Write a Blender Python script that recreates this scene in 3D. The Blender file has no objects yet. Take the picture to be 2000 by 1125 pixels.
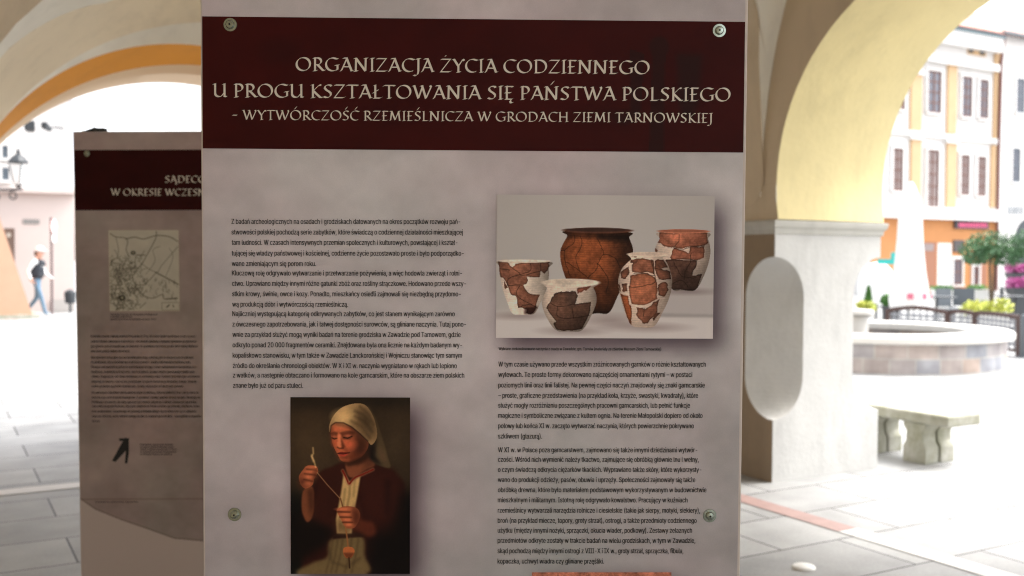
import bpy, bmesh, math, random
import numpy as np
from mathutils import Matrix, Vector
from mathutils.geometry import delaunay_2d_cdt

# ------------------------------------------------------------------ camera, sky, sun, exposure
SC = bpy.context.scene
COL = SC.collection
F_PX, EYE = 1970.0, 1.5                      # focal length for a 2000 px wide picture, eye height
PITCH, ROLL = math.atan(57 / F_PX), 0.005
cam_data = bpy.data.cameras.new('camera')
cam = bpy.data.objects.new('camera', cam_data)
COL.objects.link(cam)
cam_data.sensor_width = 36.0
cam_data.lens = F_PX * 36.0 / 2000.0
cam_data.clip_start, cam_data.clip_end = 0.05, 2000.0
CAM_R = Matrix.Rotation(math.pi / 2 - PITCH, 3, 'X') @ Matrix.Rotation(ROLL, 3, 'Z')
CAM_P = Vector((0, 0, EYE))
cam.matrix_world = Matrix.Translation(CAM_P) @ CAM_R.to_4x4()
cam_data.dof.use_dof = True
cam_data.dof.focus_distance = 1.875
cam_data.dof.aperture_fstop = 4.2
SC.camera = cam

SUN_EL, SUN_AZ = math.radians(58), math.radians(72)      # azimuth measured from +Y towards +X
w = bpy.data.worlds.new('World')
SC.world = w
w.use_nodes = True
nt = w.node_tree
bg = nt.nodes['Background']
sky = nt.nodes.new('ShaderNodeTexSky')
sky.sky_type = 'NISHITA'
sky.sun_disc = False
sky.sun_elevation = SUN_EL
sky.sun_rotation = SUN_AZ
sky.air_density, sky.dust_density, sky.ozone_density = 1.0, 4.0, 1.0
hs = nt.nodes.new('ShaderNodeHueSaturation')              # an overcast sky is nearly grey
hs.inputs['Saturation'].default_value = 0.22
nt.links.new(sky.outputs[0], hs.inputs['Color'])
nt.links.new(hs.outputs[0], bg.inputs['Color'])
bg.inputs["Strength"].default_value = 0.13
sd = bpy.data.lights.new('sun', 'SUN')
sd.energy, sd.angle, sd.color = 0.6, math.radians(26), (1.0, 0.96, 0.9)
sun = bpy.data.objects.new('sun', sd)
COL.objects.link(sun)
sdir = Vector((math.sin(SUN_AZ) * math.cos(SUN_EL), math.cos(SUN_AZ) * math.cos(SUN_EL), math.sin(SUN_EL)))
sun.rotation_euler = (-sdir).to_track_quat('-Z', 'Y').to_euler()
SC.view_settings.view_transform = 'Standard'
SC.view_settings.look = 'None'
SC.view_settings.exposure = 2.3
SC.view_settings.gamma = 1.0
SC.render.engine = 'CYCLES'
SC.cycles.use_denoising = True
SC.cycles.denoising_prefilter = 'NONE'
SC.cycles.filter_width = 1.1
SC.cycles.max_bounces = 10
SC.cycles.diffuse_bounces = 6

# ------------------------------------------------------------------ geometry helpers
TH = math.atan(1130 / F_PX)                  # the arcade runs this much left of the view direction
EA = Vector((-math.sin(TH), math.cos(TH), 0))
EL = Vector((math.cos(TH), math.sin(TH), 0))
EZ = Vector((0, 0, 1))


def W(a, l, z):
    """a metres along the arcade, l metres across it (towards the square), z up"""
    return EA * a + EL * l + EZ * z


def ray(x, y):
    return CAM_R @ Vector(((x - 1000) / F_PX, -(y - 562.5) / F_PX, -1))


def hit(x, y, n, d):
    r = ray(x, y)
    return CAM_P + r * ((d - n.dot(CAM_P)) / n.dot(r))


def hitz(x, y, z=0.0):
    return hit(x, y, EZ, z)


def at_y(x, y, Y):
    return hit(x, y, Vector((0, 1, 0)), Y)


def al(P):
    return P.dot(EA), P.dot(EL), P.z


class MB:
    def __init__(s):
        s.v, s.f = [], []

    def add(s, vs, fs):
        o = len(s.v)
        s.v += [tuple(p) for p in vs]
        s.f += [tuple(i + o for i in f) for f in fs]
        return s

    def box(s, x0, x1, y0, y1, z0, z1, M=None):
        vs = [Vector((x, y, z)) for z in (z0, z1) for y in (y0, y1) for x in (x0, x1)]
        if M is not None:
            vs = [M @ p for p in vs]
        return s.add(vs, [(0, 2, 3, 1), (4, 5, 7, 6), (0, 1, 5, 4), (2, 6, 7, 3), (0, 4, 6, 2), (1, 3, 7, 5)])

    def boxw(s, a0, a1, l0, l1, z0, z1):
        """box in the arcade's own directions"""
        vs = [W(a, l, z) for z in (z0, z1) for a in (a0, a1) for l in (l0, l1)]
        return s.add(vs, [(0, 2, 3, 1), (4, 5, 7, 6), (0, 1, 5, 4), (2, 6, 7, 3), (0, 4, 6, 2), (1, 3, 7, 5)])

    def loft(s, rings, closed=False, cap=False):
        n = len(rings[0])
        vs = [p for r in rings for p in r]
        fs = []
        for i in range(len(rings) - 1):
            for j in range(n if closed else n - 1):
                k = (j + 1) % n
                fs.append((i * n + j, i * n + k, (i + 1) * n + k, (i + 1) * n + j))
        if cap:
            fs.append(tuple(range(n - 1, -1, -1)))
            fs.append(tuple((len(rings) - 1) * n + j for j in range(n)))
        return s.add(vs, fs)

    def lathe(s, prof, c=(0, 0, 0), n=32, M=None):
        c = Vector(c)
        rings = []
        for r, z in prof:
            ring = [Vector((max(r, 1e-4) * math.cos(2 * math.pi * k / n), max(r, 1e-4) * math.sin(2 * math.pi * k / n), z)) for k in range(n)]
            rings.append([(M @ p if M is not None else p) + c for p in ring])
        return s.loft(rings, closed=True, cap=True)

    def tube(s, pts, r, n=8):
        pts = [Vector(p) for p in pts]
        rings = []
        for i, p in enumerate(pts):
            d = (pts[min(i + 1, len(pts) - 1)] - pts[max(i - 1, 0)]).normalized()
            u = d.orthogonal().normalized() if abs(d.z) > .95 else d.cross(EZ).normalized()
            v = d.cross(u)
            rr = r[i] if isinstance(r, (list, tuple)) else r
            rings.append([p + (u * math.cos(2 * math.pi * k / n) + v * math.sin(2 * math.pi * k / n)) * rr for k in range(n)])
        return s.loft(rings, closed=True, cap=True)

    def prism(s, poly, off):
        n = len(poly)
        poly = [Vector(p) for p in poly]
        off = Vector(off)
        return s.add(poly + [p + off for p in poly],
                     [tuple(range(n - 1, -1, -1)), tuple(range(n, 2 * n))] + [(i, (i + 1) % n, (i + 1) % n + n, i + n) for i in range(n)])

    def build(s, name, m, smooth=False, bevel=0, fix=True):
        me = bpy.data.meshes.new(name)
        me.from_pydata(s.v, [], s.f)
        if fix:
            b = bmesh.new()
            b.from_mesh(me)
            bmesh.ops.recalc_face_normals(b, faces=b.faces)
            b.to_mesh(me)
            b.free()
        o = bpy.data.objects.new(name, me)
        COL.objects.link(o)
        if m is not None:
            me.materials.append(m)
        if smooth:
            me.polygons.foreach_set('use_smooth', [True] * len(me.polygons))
            me.set_sharp_from_angle(angle=math.radians(35))
        if bevel:
            md = o.modifiers.new('bevel', 'BEVEL')
            md.width, md.segments, md.limit_method = bevel, 2, 'ANGLE'
        return o


def thing(name, label, cat, M=None, group=None):
    o = bpy.data.objects.new(name, None)
    COL.objects.link(o)
    o.empty_display_size = 0.1
    if M is not None:
        o.matrix_world = M
    return tag(o, label, cat, group)


def tag(o, label, cat, group=None):
    o['label'], o['category'] = label, cat
    if group:
        o['group'] = group
    return o


def structure(o):
    o['kind'] = 'structure'
    return o


def part(mb, name, m, root, **k):
    """mesh given in the thing's own coordinates"""
    o = mb.build(name, m, **k)
    o.parent = root
    return o


def wpart(mb, name, m, root, **k):
    """mesh given in world coordinates, re-expressed in the parent's frame"""
    Mi = world_of(root).inverted()
    mb.v = [tuple(Mi @ Vector(p)) for p in mb.v]
    return part(mb, name, m, root, **k)


def world_of(o):
    M = o.matrix_basis.copy()
    while o.parent is not None:
        o = o.parent
        M = o.matrix_basis @ M
    return M


def copy_tree(o, parent=None):
    c = o.copy()
    COL.objects.link(c)
    c.parent = parent
    for ch in list(o.children):
        copy_tree(ch, c)
    return c


def T(p, rz=0.0):
    return Matrix.Translation(Vector(p)) @ Matrix.Rotation(rz, 4, 'Z')


# ------------------------------------------------------------------ materials
def mat(name, c, rough=0.7, vary=0.0, scale=4.0, bump=0.0, bscale=60.0, metal=0.0, c2=None, detail=6.0, spec=0.5, stain=0.0):
    m = bpy.data.materials.new(name)
    m.use_nodes = True
    t = m.node_tree
    b = t.nodes['Principled BSDF']
    b.inputs['Roughness'].default_value = rough
    b.inputs['Metallic'].default_value = metal
    b.inputs['Specular IOR Level'].default_value = spec
    b.inputs['Base Color'].default_value = (*c, 1)
    tc = t.nodes.new('ShaderNodeTexCoord')
    if vary or c2:
        nz = t.nodes.new('ShaderNodeTexNoise')
        nz.inputs['Scale'].default_value = scale
        nz.inputs['Detail'].default_value = detail
        nz.inputs['Roughness'].default_value = 0.6
        t.links.new(tc.outputs['Object'], nz.inputs['Vector'])
        r = t.nodes.new('ShaderNodeValToRGB')
        r.color_ramp.elements[0].position, r.color_ramp.elements[1].position = 0.3, 0.7
        a = c2 if c2 else tuple(x * (1 - vary) for x in c)
        d = c if c2 else tuple(min(1, x * (1 + vary)) for x in c)
        r.color_ramp.elements[0].color = (*a, 1)
        r.color_ramp.elements[1].color = (*d, 1)
        t.links.new(nz.outputs[0], r.inputs[0])
        t.links.new(r.outputs[0], b.inputs['Base Color'])
    if stain:
        mp = t.nodes.new('ShaderNodeMapping')
        mp.inputs['Scale'].default_value = (3.0, 3.0, .9)
        t.links.new(tc.outputs['Object'], mp.inputs['Vector'])
        n3 = t.nodes.new('ShaderNodeTexNoise')
        n3.inputs['Scale'].default_value = 1.6
        n3.inputs['Detail'].default_value = 9
        n3.inputs['Roughness'].default_value = .68
        t.links.new(mp.outputs[0], n3.inputs['Vector'])
        r3 = t.nodes.new('ShaderNodeMapRange')
        r3.inputs['From Min'].default_value, r3.inputs['From Max'].default_value = .50, .72
        r3.inputs['To Min'].default_value, r3.inputs['To Max'].default_value = 1.0, 1.0 - stain
        t.links.new(n3.outputs[0], r3.inputs[0])
        v3_ = t.nodes.new('ShaderNodeVectorMath')
        v3_.operation = 'SCALE'
        src = b.inputs['Base Color'].links[0].from_socket
        t.links.new(src, v3_.inputs[0])
        t.links.new(r3.outputs[0], v3_.inputs['Scale'])
        t.links.new(v3_.outputs[0], b.inputs['Base Color'])
    if bump:
        n2 = t.nodes.new('ShaderNodeTexNoise')
        n2.inputs['Scale'].default_value = bscale
        n2.inputs['Detail'].default_value = 5
        t.links.new(tc.outputs['Object'], n2.inputs['Vector'])
        bp = t.nodes.new('ShaderNodeBump')
        bp.inputs['Strength'].default_value = bump
        bp.inputs['Distance'].default_value = 0.01
        t.links.new(n2.outputs[0], bp.inputs['Height'])
        t.links.new(bp.outputs[0], b.inputs['Normal'])
    return m


def attr_mat(name, rough=0.5, grain=0.03, gscale=900.0, spec=0.3):
    """printed film: colour from the mesh's own colour attribute, with a fine grain"""
    m = bpy.data.materials.new(name)
    m.use_nodes = True
    t = m.node_tree
    b = t.nodes['Principled BSDF']
    b.inputs['Roughness'].default_value = rough
    b.inputs['Specular IOR Level'].default_value = spec
    ca = t.nodes.new('ShaderNodeVertexColor')
    ca.layer_name = 'print'
    tc = t.nodes.new('ShaderNodeTexCoord')
    nz = t.nodes.new('ShaderNodeTexNoise')
    nz.inputs['Scale'].default_value = gscale
    nz.inputs['Detail'].default_value = 2
    t.links.new(tc.outputs['Object'], nz.inputs['Vector'])
    mr = t.nodes.new('ShaderNodeMapRange')
    mr.inputs['From Min'].default_value, mr.inputs['From Max'].default_value = 0.3, 0.7
    mr.inputs['To Min'].default_value, mr.inputs['To Max'].default_value = 1 - grain, 1 + grain
    t.links.new(nz.outputs[0], mr.inputs[0])
    mx = t.nodes.new('ShaderNodeVectorMath')
    mx.operation = 'SCALE'
    t.links.new(ca.outputs[0], mx.inputs[0])
    t.links.new(mr.outputs[0], mx.inputs['Scale'])
    t.links.new(mx.outputs[0], b.inputs['Base Color'])
    return m


M_PRINT = attr_mat('printed_film', 0.6, 0.035, 700, spec=.12)
M_PHOTO = attr_mat('printed_photo', 0.6, 0.02, 1200, spec=.12)
M_BOARD = mat('board_white', (0.62, 0.55, 0.5), 0.5, vary=0.04, scale=30)
M_INK = mat('ink_black', (0.012, 0.012, 0.012), 0.6)
M_TITLE = mat('ink_cream', (0.70, 0.64, 0.54), 0.55)
M_STEEL = mat('screw_steel', (0.36, 0.41, 0.35), 0.26, metal=1.0, vary=0.1, scale=200)
M_HOLE = mat('screw_socket', (0.01, 0.01, 0.01), 0.8)
M_RUBBER = mat('black_clip', (0.02, 0.022, 0.02), 0.6)
M_FOOT = mat('foot_steel', (0.2, 0.2, 0.2), 0.4, metal=0.8)

# ------------------------------------------------------------------ painting the prints (colour values for printed film)
PRINT_GAIN = 1.75


def lin(c):
    c = np.asarray(c, float) / 255.0
    return np.where(c <= 0.04045, c / 12.92, ((c + 0.055) / 1.055) ** 2.4)


def blur(a, r):
    if r < 1:
        return a
    r = int(r)
    for _ in range(2):
        for ax in (0, 1):
            p = np.concatenate([np.repeat(np.take(a, [0], ax), r, ax), a, np.repeat(np.take(a, [-1], ax), r + 1, ax)], ax)
            c = np.cumsum(p, ax)
            n = a.shape[ax]
            hi = np.take(c, np.arange(n) + 2 * r, ax)
            lo = np.concatenate([np.zeros_like(np.take(c, [0], ax)), np.take(c, np.arange(n - 1), ax)], ax)
            a = (hi - lo) / (2 * r + 1)
    return a


def fnoise(h, w_, cells, seed, octaves=4, aspect=1.0, fall=0.55):
    rng = np.random.RandomState(seed)
    out = np.zeros((h, w_))
    amp = 1.0
    tot = 0
    cy = cells
    for _ in range(octaves):
        ny, nx = int(cy) + 2, int(cy * aspect * w_ / h) + 2
        g = rng.rand(ny, nx)
        y = np.linspace(0, ny - 1.001, h)
        x = np.linspace(0, nx - 1.001, w_)
        iy, ix = y.astype(int), x.astype(int)
        fy, fx = y - iy, x - ix
        fy, fx = fy * fy * (3 - 2 * fy), fx * fx * (3 - 2 * fx)
        a = g[iy][:, ix] * (1 - fx) + g[iy][:, ix + 1] * fx
        b = g[iy + 1][:, ix] * (1 - fx) + g[iy + 1][:, ix + 1] * fx
        out += amp * (a * (1 - fy)[:, None] + b * fy[:, None])
        tot += amp
        amp *= fall
        cy *= 2
    return out / tot - 0.5


def spline(pts, n=8, closed=True):
    p = np.array(pts, float)
    m = len(p)
    out = []
    for i in range(m if closed else m - 1):
        if closed:
            a, b, c, d = p[(i - 1) % m], p[i], p[(i + 1) % m], p[(i + 2) % m]
        else:
            a, b, c, d = p[max(i - 1, 0)], p[i], p[i + 1], p[min(i + 2, m - 1)]
        for t in np.arange(n) / n:
            out.append(0.5 * (2 * b + (c - a) * t + (2 * a - 5 * b + 4 * c - d) * t * t + (3 * b - 3 * c + d - a) * t ** 3))
    if not closed:
        out.append(p[-1])
    return np.array(out)


class Canvas:
    """A small raster painter; coordinates are those of the traced sheet x0..x1, y0..y1 (y down)."""

    def __init__(s, w_, h, x0, y0, x1, y1, c):
        s.w, s.h = w_, h
        s.x0, s.y0, s.sx, s.sy = x0, y0, (x1 - x0) / w_, (y1 - y0) / h
        s.X, s.Y = np.meshgrid(x0 + (np.arange(w_) + .5) * s.sx, y0 + (np.arange(h) + .5) * s.sy)
        s.img = np.ones((h, w_, 3)) * np.array(c, float)

    def poly(s, pts, smooth=0, soft=0):
        p = spline(pts, smooth) if smooth else np.array(pts, float)
        acc = np.zeros((s.h, s.w))
        for oy in (-.25, .25):
            for ox in (-.25, .25):
                X, Y = s.X + ox * s.sx, s.Y + oy * s.sy
                ins = np.zeros((s.h, s.w), bool)
                q = np.roll(p, -1, 0)
                for (xa, ya), (xb, yb) in zip(p, q):
                    if ya == yb:
                        continue
                    r0 = int(max(0, (min(ya, yb) - s.y0) / s.sy - 2))
                    r1 = int(min(s.h, (max(ya, yb) - s.y0) / s.sy + 3))
                    if r1 <= r0:
                        continue
                    yy, xx = Y[r0:r1], X[r0:r1]
                    ins[r0:r1] ^= ((ya > yy) != (yb > yy)) & (xx < (xb - xa) * (yy - ya) / (yb - ya) + xa)
                acc += ins
        return blur(acc / 4, soft / s.sx)

    def ell(s, cx, cy, rx, ry, soft=0.15):
        d = np.sqrt(((s.X - cx) / rx) ** 2 + ((s.Y - cy) / ry) ** 2)
        return np.clip((1 + soft - d) / (2 * soft), 0, 1)

    def line(s, pts, wd, soft=1.0):
        m = np.zeros((s.h, s.w))
        p = np.array(pts, float)
        for a, b in zip(p[:-1], p[1:]):
            d = b - a
            L = (d @ d) or 1e-9
            t = np.clip(((s.X - a[0]) * d[0] + (s.Y - a[1]) * d[1]) / L, 0, 1)
            dist = np.hypot(s.X - a[0] - t * d[0], s.Y - a[1] - t * d[1])
            e = soft * s.sx
            m = np.maximum(m, np.clip((wd / 2 + e / 2 - dist) / e, 0, 1))
        return m

    def put(s, mask, c, k=1.0):
        c = np.array(c, float)
        s.img = s.img * (1 - mask[..., None] * k) + c * mask[..., None] * k

    def mul(s, mask, k):
        """blend towards the colour times k"""
        s.img = s.img * (1 + mask[..., None] * (np.array(k, float) - 1))


def sheet(cv, name, m, root, u0, u1, z0, z1, y, gain=None):
    """the painted sheet as a fine grid mesh with a colour attribute, in the board's plane"""
    h, w_ = cv.h, cv.w
    us = np.linspace(u0, u1, w_ + 1)
    zs = np.linspace(z1, z0, h + 1)
    U, Z = np.meshgrid(us, zs)
    vs = np.stack([U, np.full_like(U, y), Z], -1).reshape(-1, 3)
    idx = np.arange((h + 1) * (w_ + 1)).reshape(h + 1, w_ + 1)
    fs = np.stack([idx[:-1, :-1], idx[1:, :-1], idx[1:, 1:], idx[:-1, 1:]], -1).reshape(-1, 4)
    me = bpy.data.meshes.new(name)
    me.vertices.add(len(vs))
    me.vertices.foreach_set('co', vs.ravel())
    me.loops.add(fs.size)
    me.loops.foreach_set('vertex_index', fs.ravel().astype(np.int32))
    me.polygons.add(len(fs))
    me.polygons.foreach_set('loop_start', np.arange(0, fs.size, 4, dtype=np.int32))
    me.polygons.foreach_set('loop_total', np.full(len(fs), 4, np.int32))
    me.update()
    c = np.clip(lin(np.clip(cv.img, 0, 255)) * (gain or PRINT_GAIN), 0, 0.95).reshape(-1, 3)
    at = me.color_attributes.new('print', 'FLOAT_COLOR', 'CORNER')
    rgba = np.ones((len(c), 4, 4), np.float32)
    rgba[:, :, :3] = c[:, None, :]
    at.data.foreach_set('color', rgba.ravel())
    me.materials.append(m)
    o = bpy.data.objects.new(name, me)
    COL.objects.link(o)
    o.parent = root
    return o

# ------------------------------------------------------------------ lettering
def arc(cx, cy, rx, ry, a0, a1, n=14):
    return [(cx + rx * math.cos(math.radians(a0 + (a1 - a0) * i / n)), cy + ry * math.sin(math.radians(a0 + (a1 - a0) * i / n))) for i in range(n + 1)]


def serif(x, y=.04, a=.10, b=.13):
    return [(x - a, y - .012), (x + b, y + .012)]


def stem(x, flag=.11):
    return [[(x - flag, .93), (x, .965), (x, .04)], serif(x)]


def caps():
    """skeletons of broad-nib capitals: (advance, strokes); cap height 1"""
    G = {}
    G['O'] = (1.08, [arc(.54, .5, .45, .46, 120, 480, 40)])
    G['C'] = (.86, [arc(.54, .5, .45, .46, 62, 300, 28), [(.74, .905), (.86, .89)]])
    G['G'] = (.98, [arc(.54, .5, .45, .46, 62, 305, 28), [(.74, .905), (.88, .89)], [(.86, .44), (.86, .12), (.78, .09)], [(.70, .43), (.96, .46)]])
    G['D'] = (.98, stem(.2)[:1] + [[(.1, .94), (.40, .95)] + arc(.42, .5, .46, .45, 90, -90, 24) + [(.12, .045)]])
    G['P'] = (.70, stem(.2) + [[(.1, .94), (.34, .95)] + arc(.36, .70, .26, .25, 90, -90, 16) + [(.22, .44)]])
    G['R'] = (.80, stem(.2) + [[(.1, .94), (.34, .95)] + arc(.36, .71, .25, .24, 90, -90, 16) + [(.22, .46)], [(.36, .47), (.74, .06), (.86, .07)]])
    G['A'] = (.86, [[(.02, .03), (.10, .07), (.46, .93)], [(.22, .95), (.44, .97), (.78, .05), (.88, .07)], [(.22, .34), (.64, .34)]])
    G['N'] = (1.0, [[(.05, .94), (.17, .95), (.80, .05)], [(.17, .9), (.15, .04)], serif(.15), [(.82, .93), (.80, .06)], [(.72, .945), (.94, .96)]])
    G['I'] = (.38, stem(.2) + [[(.12, .945), (.34, .965)]])
    G['Z'] = (.80, [[(.08, .90), (.14, .945), (.72, .945), (.08, .05), (.66, .05), (.78, .10)]])
    G['J'] = (.36, [[(.09, .94), (.23, .965), (.23, .06), (.18, -.16), (.06, -.25), (-.08, -.21)], [(.12, .945), (.36, .965)]])
    G['Y'] = (.80, [[(.02, .93), (.12, .95), (.42, .46)], [(.80, .86), (.72, .95), (.42, .46), (.42, .04)], serif(.42)])
    G['E'] = (.66, stem(.2)[:1] + [[(.1, .945), (.52, .945), (.60, .92)], [(.08, .5), (.44, .5), (.5, .54)], [(.1, .045), (.50, .045), (.60, .09)]])
    G['U'] = (.96, [[(.04, .93), (.16, .955), (.16, .30)] + arc(.43, .30, .27, .25, 180, 300, 12) + [(.76, .34)], [(.66, .93), (.78, .96), (.78, .08), (.9, .05)]])
    G['K'] = (.80, stem(.2) + [[(.72, .90), (.64, .95), (.22, .52), (.68, .06), (.82, .05)]])
    G['S'] = (.66, [[(.58, .86), (.50, .94), (.33, .95), (.17, .86), (.14, .72), (.26, .58), (.42, .48), (.54, .36), (.54, .20), (.42, .07), (.24, .05), (.08, .12)]])
    G['T'] = (.80, [[(.04, .88), (.10, .945), (.70, .945), (.80, .92)], [(.41, .94), (.41, .04)], serif(.41)])
    G['L'] = (.66, stem(.2)[:1] + [[(.1, .045), (.52, .045), (.64, .10)]])
    G['W'] = (1.30, [[(.02, .93), (.12, .95), (.40, .05), (.68, .92)], [(.54, .93), (.64, .95), (.90, .05), (1.24, .86), (1.18, .96)]])
    G['M'] = (1.14, [[(.04, .03), (.14, .06), (.24, .94)], [(.10, .94), (.24, .95), (.56, .10), (.88, .92)], [(.88, .94), (.98, .05), (1.08, .06)], [(.86, .95), (1.02, .955)]])
    G['H'] = (1.0, stem(.2) + [[(.74, .945), (.82, .96), (.82, .04)], serif(.82), [(.2, .5), (.82, .5)]])
    G['-'] = (.55, [[(.04, .46), (.44, .46)]])
    G[' '] = (.30, [])
    acute = lambda x: [(x - .04, 1.10), (x + .14, 1.34)]
    for k, base, x in (('Ó', 'O', .5), ('Ś', 'S', .34), ('Ć', 'C', .54), ('Ń', 'N', .5)):
        G[k] = (G[base][0], G[base][1] + [acute(x)])
    G['Ż'] = (G['Z'][0], G['Z'][1] + [[(.36, 1.16), (.44, 1.20)]])
    G['Ł'] = (G['L'][0], G['L'][1] + [[(.02, .38), (.42, .64)]])
    G['Ę'] = (G['E'][0], G['E'][1] + [[(.52, .04), (.42, -.10), (.48, -.22), (.60, -.20)]])
    G['Ą'] = (G['A'][0], G['A'][1] + [[(.80, .04), (.70, -.10), (.76, -.22), (.88, -.20)]])
    return G


CAPS = caps()


def nib_line(mb, text, place, cap, width, nib=.155, ang=32, y0=-.0016):
    """broad-nib line of capitals; place(s, t) -> point in the board's plane, s along the line (0..width), t up"""
    adv = [CAPS[c][0] for c in text]
    gap = .045
    tot = sum(adv) + gap * (len(text) - 1)
    k = width / tot
    nx, ny = nib / 2 * math.cos(math.radians(ang)), nib / 2 * math.sin(math.radians(ang))
    x = 0
    q = 0
    for c, a in zip(text, adv):
        for st in CAPS[c][1]:
            for (xa, ya), (xb, yb) in zip(st[:-1], st[1:]):
                dx, dy = xb - xa, yb - ya
                L = math.hypot(dx, dy) or 1e-6
                ex, ey = dx / L * .008, dy / L * .008
                xa2, ya2, xb2, yb2 = xa - ex, ya - ey, xb + ex, yb + ey
                pts = [(xa2 - nx, ya2 - ny), (xa2 + nx, ya2 + ny), (xb2 + nx, yb2 + ny), (xb2 - nx, yb2 - ny)]
                area = sum(pts[i][0] * pts[(i + 1) % 4][1] - pts[(i + 1) % 4][0] * pts[i][1] for i in range(4))
                if area < 0:
                    pts = pts[::-1]
                q += 1
                yy = y0 - (q % 16) * 4e-6
                vs = []
                for px_, py_ in pts:
                    u, z = place((x + px_) * k, py_ * cap)
                    vs.append((u, yy, z))
                mb.add(vs, [(0, 1, 2, 3)])
                if abs(area) < .004:                      # a stroke along the nib still has the pen's thickness
                    h = .028
                    vs = []
                    for px_, py_ in ((xa, ya - h), (xb, yb - h), (xb, yb + h), (xa, ya + h)):
                        u, z = place((x + px_) * k, py_ * cap)
                        vs.append((u, yy - 2e-6, z))
                    mb.add(vs, [(0, 1, 2, 3)])
        x += a + gap


try:                                                       # the plain sans that ships inside Blender itself
    SANS = bpy.data.fonts.load(bpy.utils.system_resource('DATAFILES') + '/fonts/Inter.woff2')
except Exception:
    SANS = None


def type_lines(lines, bold=0.03):
    """lines: (text, place, size, width) set in plain sans, squeezed to the measured width; bold = second impression beside the first"""
    objs = []
    for ln in lines:
        cu = bpy.data.curves.new('type', 'FONT')
        cu.body = ln[0]
        cu.size = 1.0
        if SANS:
            cu.font = SANS
        o = bpy.data.objects.new('type', cu)
        COL.objects.link(o)
        objs.append(o)
    bpy.context.view_layer.update()
    dg = bpy.context.evaluated_depsgraph_get()
    mb = MB()
    for (text, place, size, width), o in zip(lines, objs):
        co, fs = fill_outlines(o.evaluated_get(dg).to_curve(dg))
        o.evaluated_get(dg).to_curve_clear()
        x0, x1 = co[:, 0].min(), co[:, 0].max()
        k = width / (x1 - x0)
        for n_, dx in enumerate((-bold / 2, bold / 2)):
            vs = []
            for c in co:
                u, z = place((c[0] - x0 + dx) * k, c[1] * size)
                vs.append((u, -.0014 - n_ * 3e-5, z))
            mb.add(vs, fs)
    for o in objs:
        cu = o.data
        bpy.data.objects.remove(o)
        bpy.data.curves.remove(cu)
    return mb


def fill_outlines(cu, n=3):
    """fill a line's letter outlines by winding number (the outlines of one letter may overlap)"""
    cont = []
    for sp in cu.splines:
        bp = sp.bezier_points
        pts = []
        for i in range(len(bp)):
            a_, c_ = bp[i], bp[(i + 1) % len(bp)]
            p0, p1, p2, p3 = (np.array(q[:2]) for q in (a_.co, a_.handle_right, c_.handle_left, c_.co))
            pts.append(p0)
            d = p3 - p0
            L = np.hypot(*d)
            if L < 1e-5:
                continue
            dev = max(abs(np.cross(d, p1 - p0)), abs(np.cross(d, p2 - p0))) / L
            if dev > .004:
                for t in np.arange(1, n + 1) / (n + 1):
                    pts.append((1 - t) ** 3 * p0 + 3 * t * (1 - t) ** 2 * p1 + 3 * t * t * (1 - t) * p2 + t ** 3 * p3)
        cont.append(np.array(pts))
    cont.sort(key=lambda p: p[:, 0].min())
    groups, end = [], -9
    for p in cont:
        if p[:, 0].min() > end:
            groups.append([])
        groups[-1].append(p)
        end = max(end, p[:, 0].max())
    V_, F_ = [], []
    for g in groups:
        vs = [Vector(q) for p in g for q in p]
        ed, o_ = [], 0
        for p in g:
            m_ = len(p)
            ed += [(o_ + i, o_ + (i + 1) % m_) for i in range(m_)]
            o_ += m_
        ov, oe, of, *_ = delaunay_2d_cdt(vs, ed, [], 0, 1e-6)
        ov = np.array([tuple(q) for q in ov])
        P_ = np.concatenate(g)
        Q_ = np.concatenate([np.roll(p, -1, 0) for p in g])
        for f_ in of:
            cx, cy = ov[list(f_)].mean(0)
            up = (P_[:, 1] <= cy) & (Q_[:, 1] > cy)
            dn = (P_[:, 1] > cy) & (Q_[:, 1] <= cy)
            side = (Q_[:, 0] - P_[:, 0]) * (cy - P_[:, 1]) - (cx - P_[:, 0]) * (Q_[:, 1] - P_[:, 1])
            if (up & (side > 0)).sum() - (dn & (side < 0)).sum() != 0:
                F_.append(tuple(i + len(V_) for i in f_))
        V_ += [tuple(q) for q in ov]
    return np.array(V_), F_


# ------------------------------------------------------------------ the two display boards
class Board:
    """board plane fitted to the photograph; px(x, y) gives its own (u, z) for a picture point"""

    def __init__(s, root_M):
        s.M = root_M
        s.Mi = root_M.inverted()
        s.n = (root_M.to_3x3() @ Vector((0, 1, 0))).normalized()
        s.d = s.n.dot(root_M.translation)

    def px(s, x, y):
        p = s.Mi @ hit(x, y, s.n, s.d)
        return p.x, p.z

    def line(s, xa, ya, xb, yb):
        """a printed baseline between two picture points: place(s, t), width"""
        a, b = Vector(s.px(xa, ya)), Vector(s.px(xb, yb))
        d = (b - a)
        L = d.length
        d = d / L
        n = Vector((-d.y, d.x))
        return (lambda p, t: tuple(a + d * p + n * t)), L


def board_matrix(O, yaw, lean, roll, foot):
    R = (Matrix.Rotation(yaw, 3, 'Z') @ Matrix.Rotation(lean, 3, 'X') @ Matrix.Rotation(roll, 3, 'Y')).to_4x4()
    base = Vector(O) - (R.to_3x3() @ Vector((0, 0, 1))) * foot
    return Matrix.Translation(base) @ R


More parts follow.
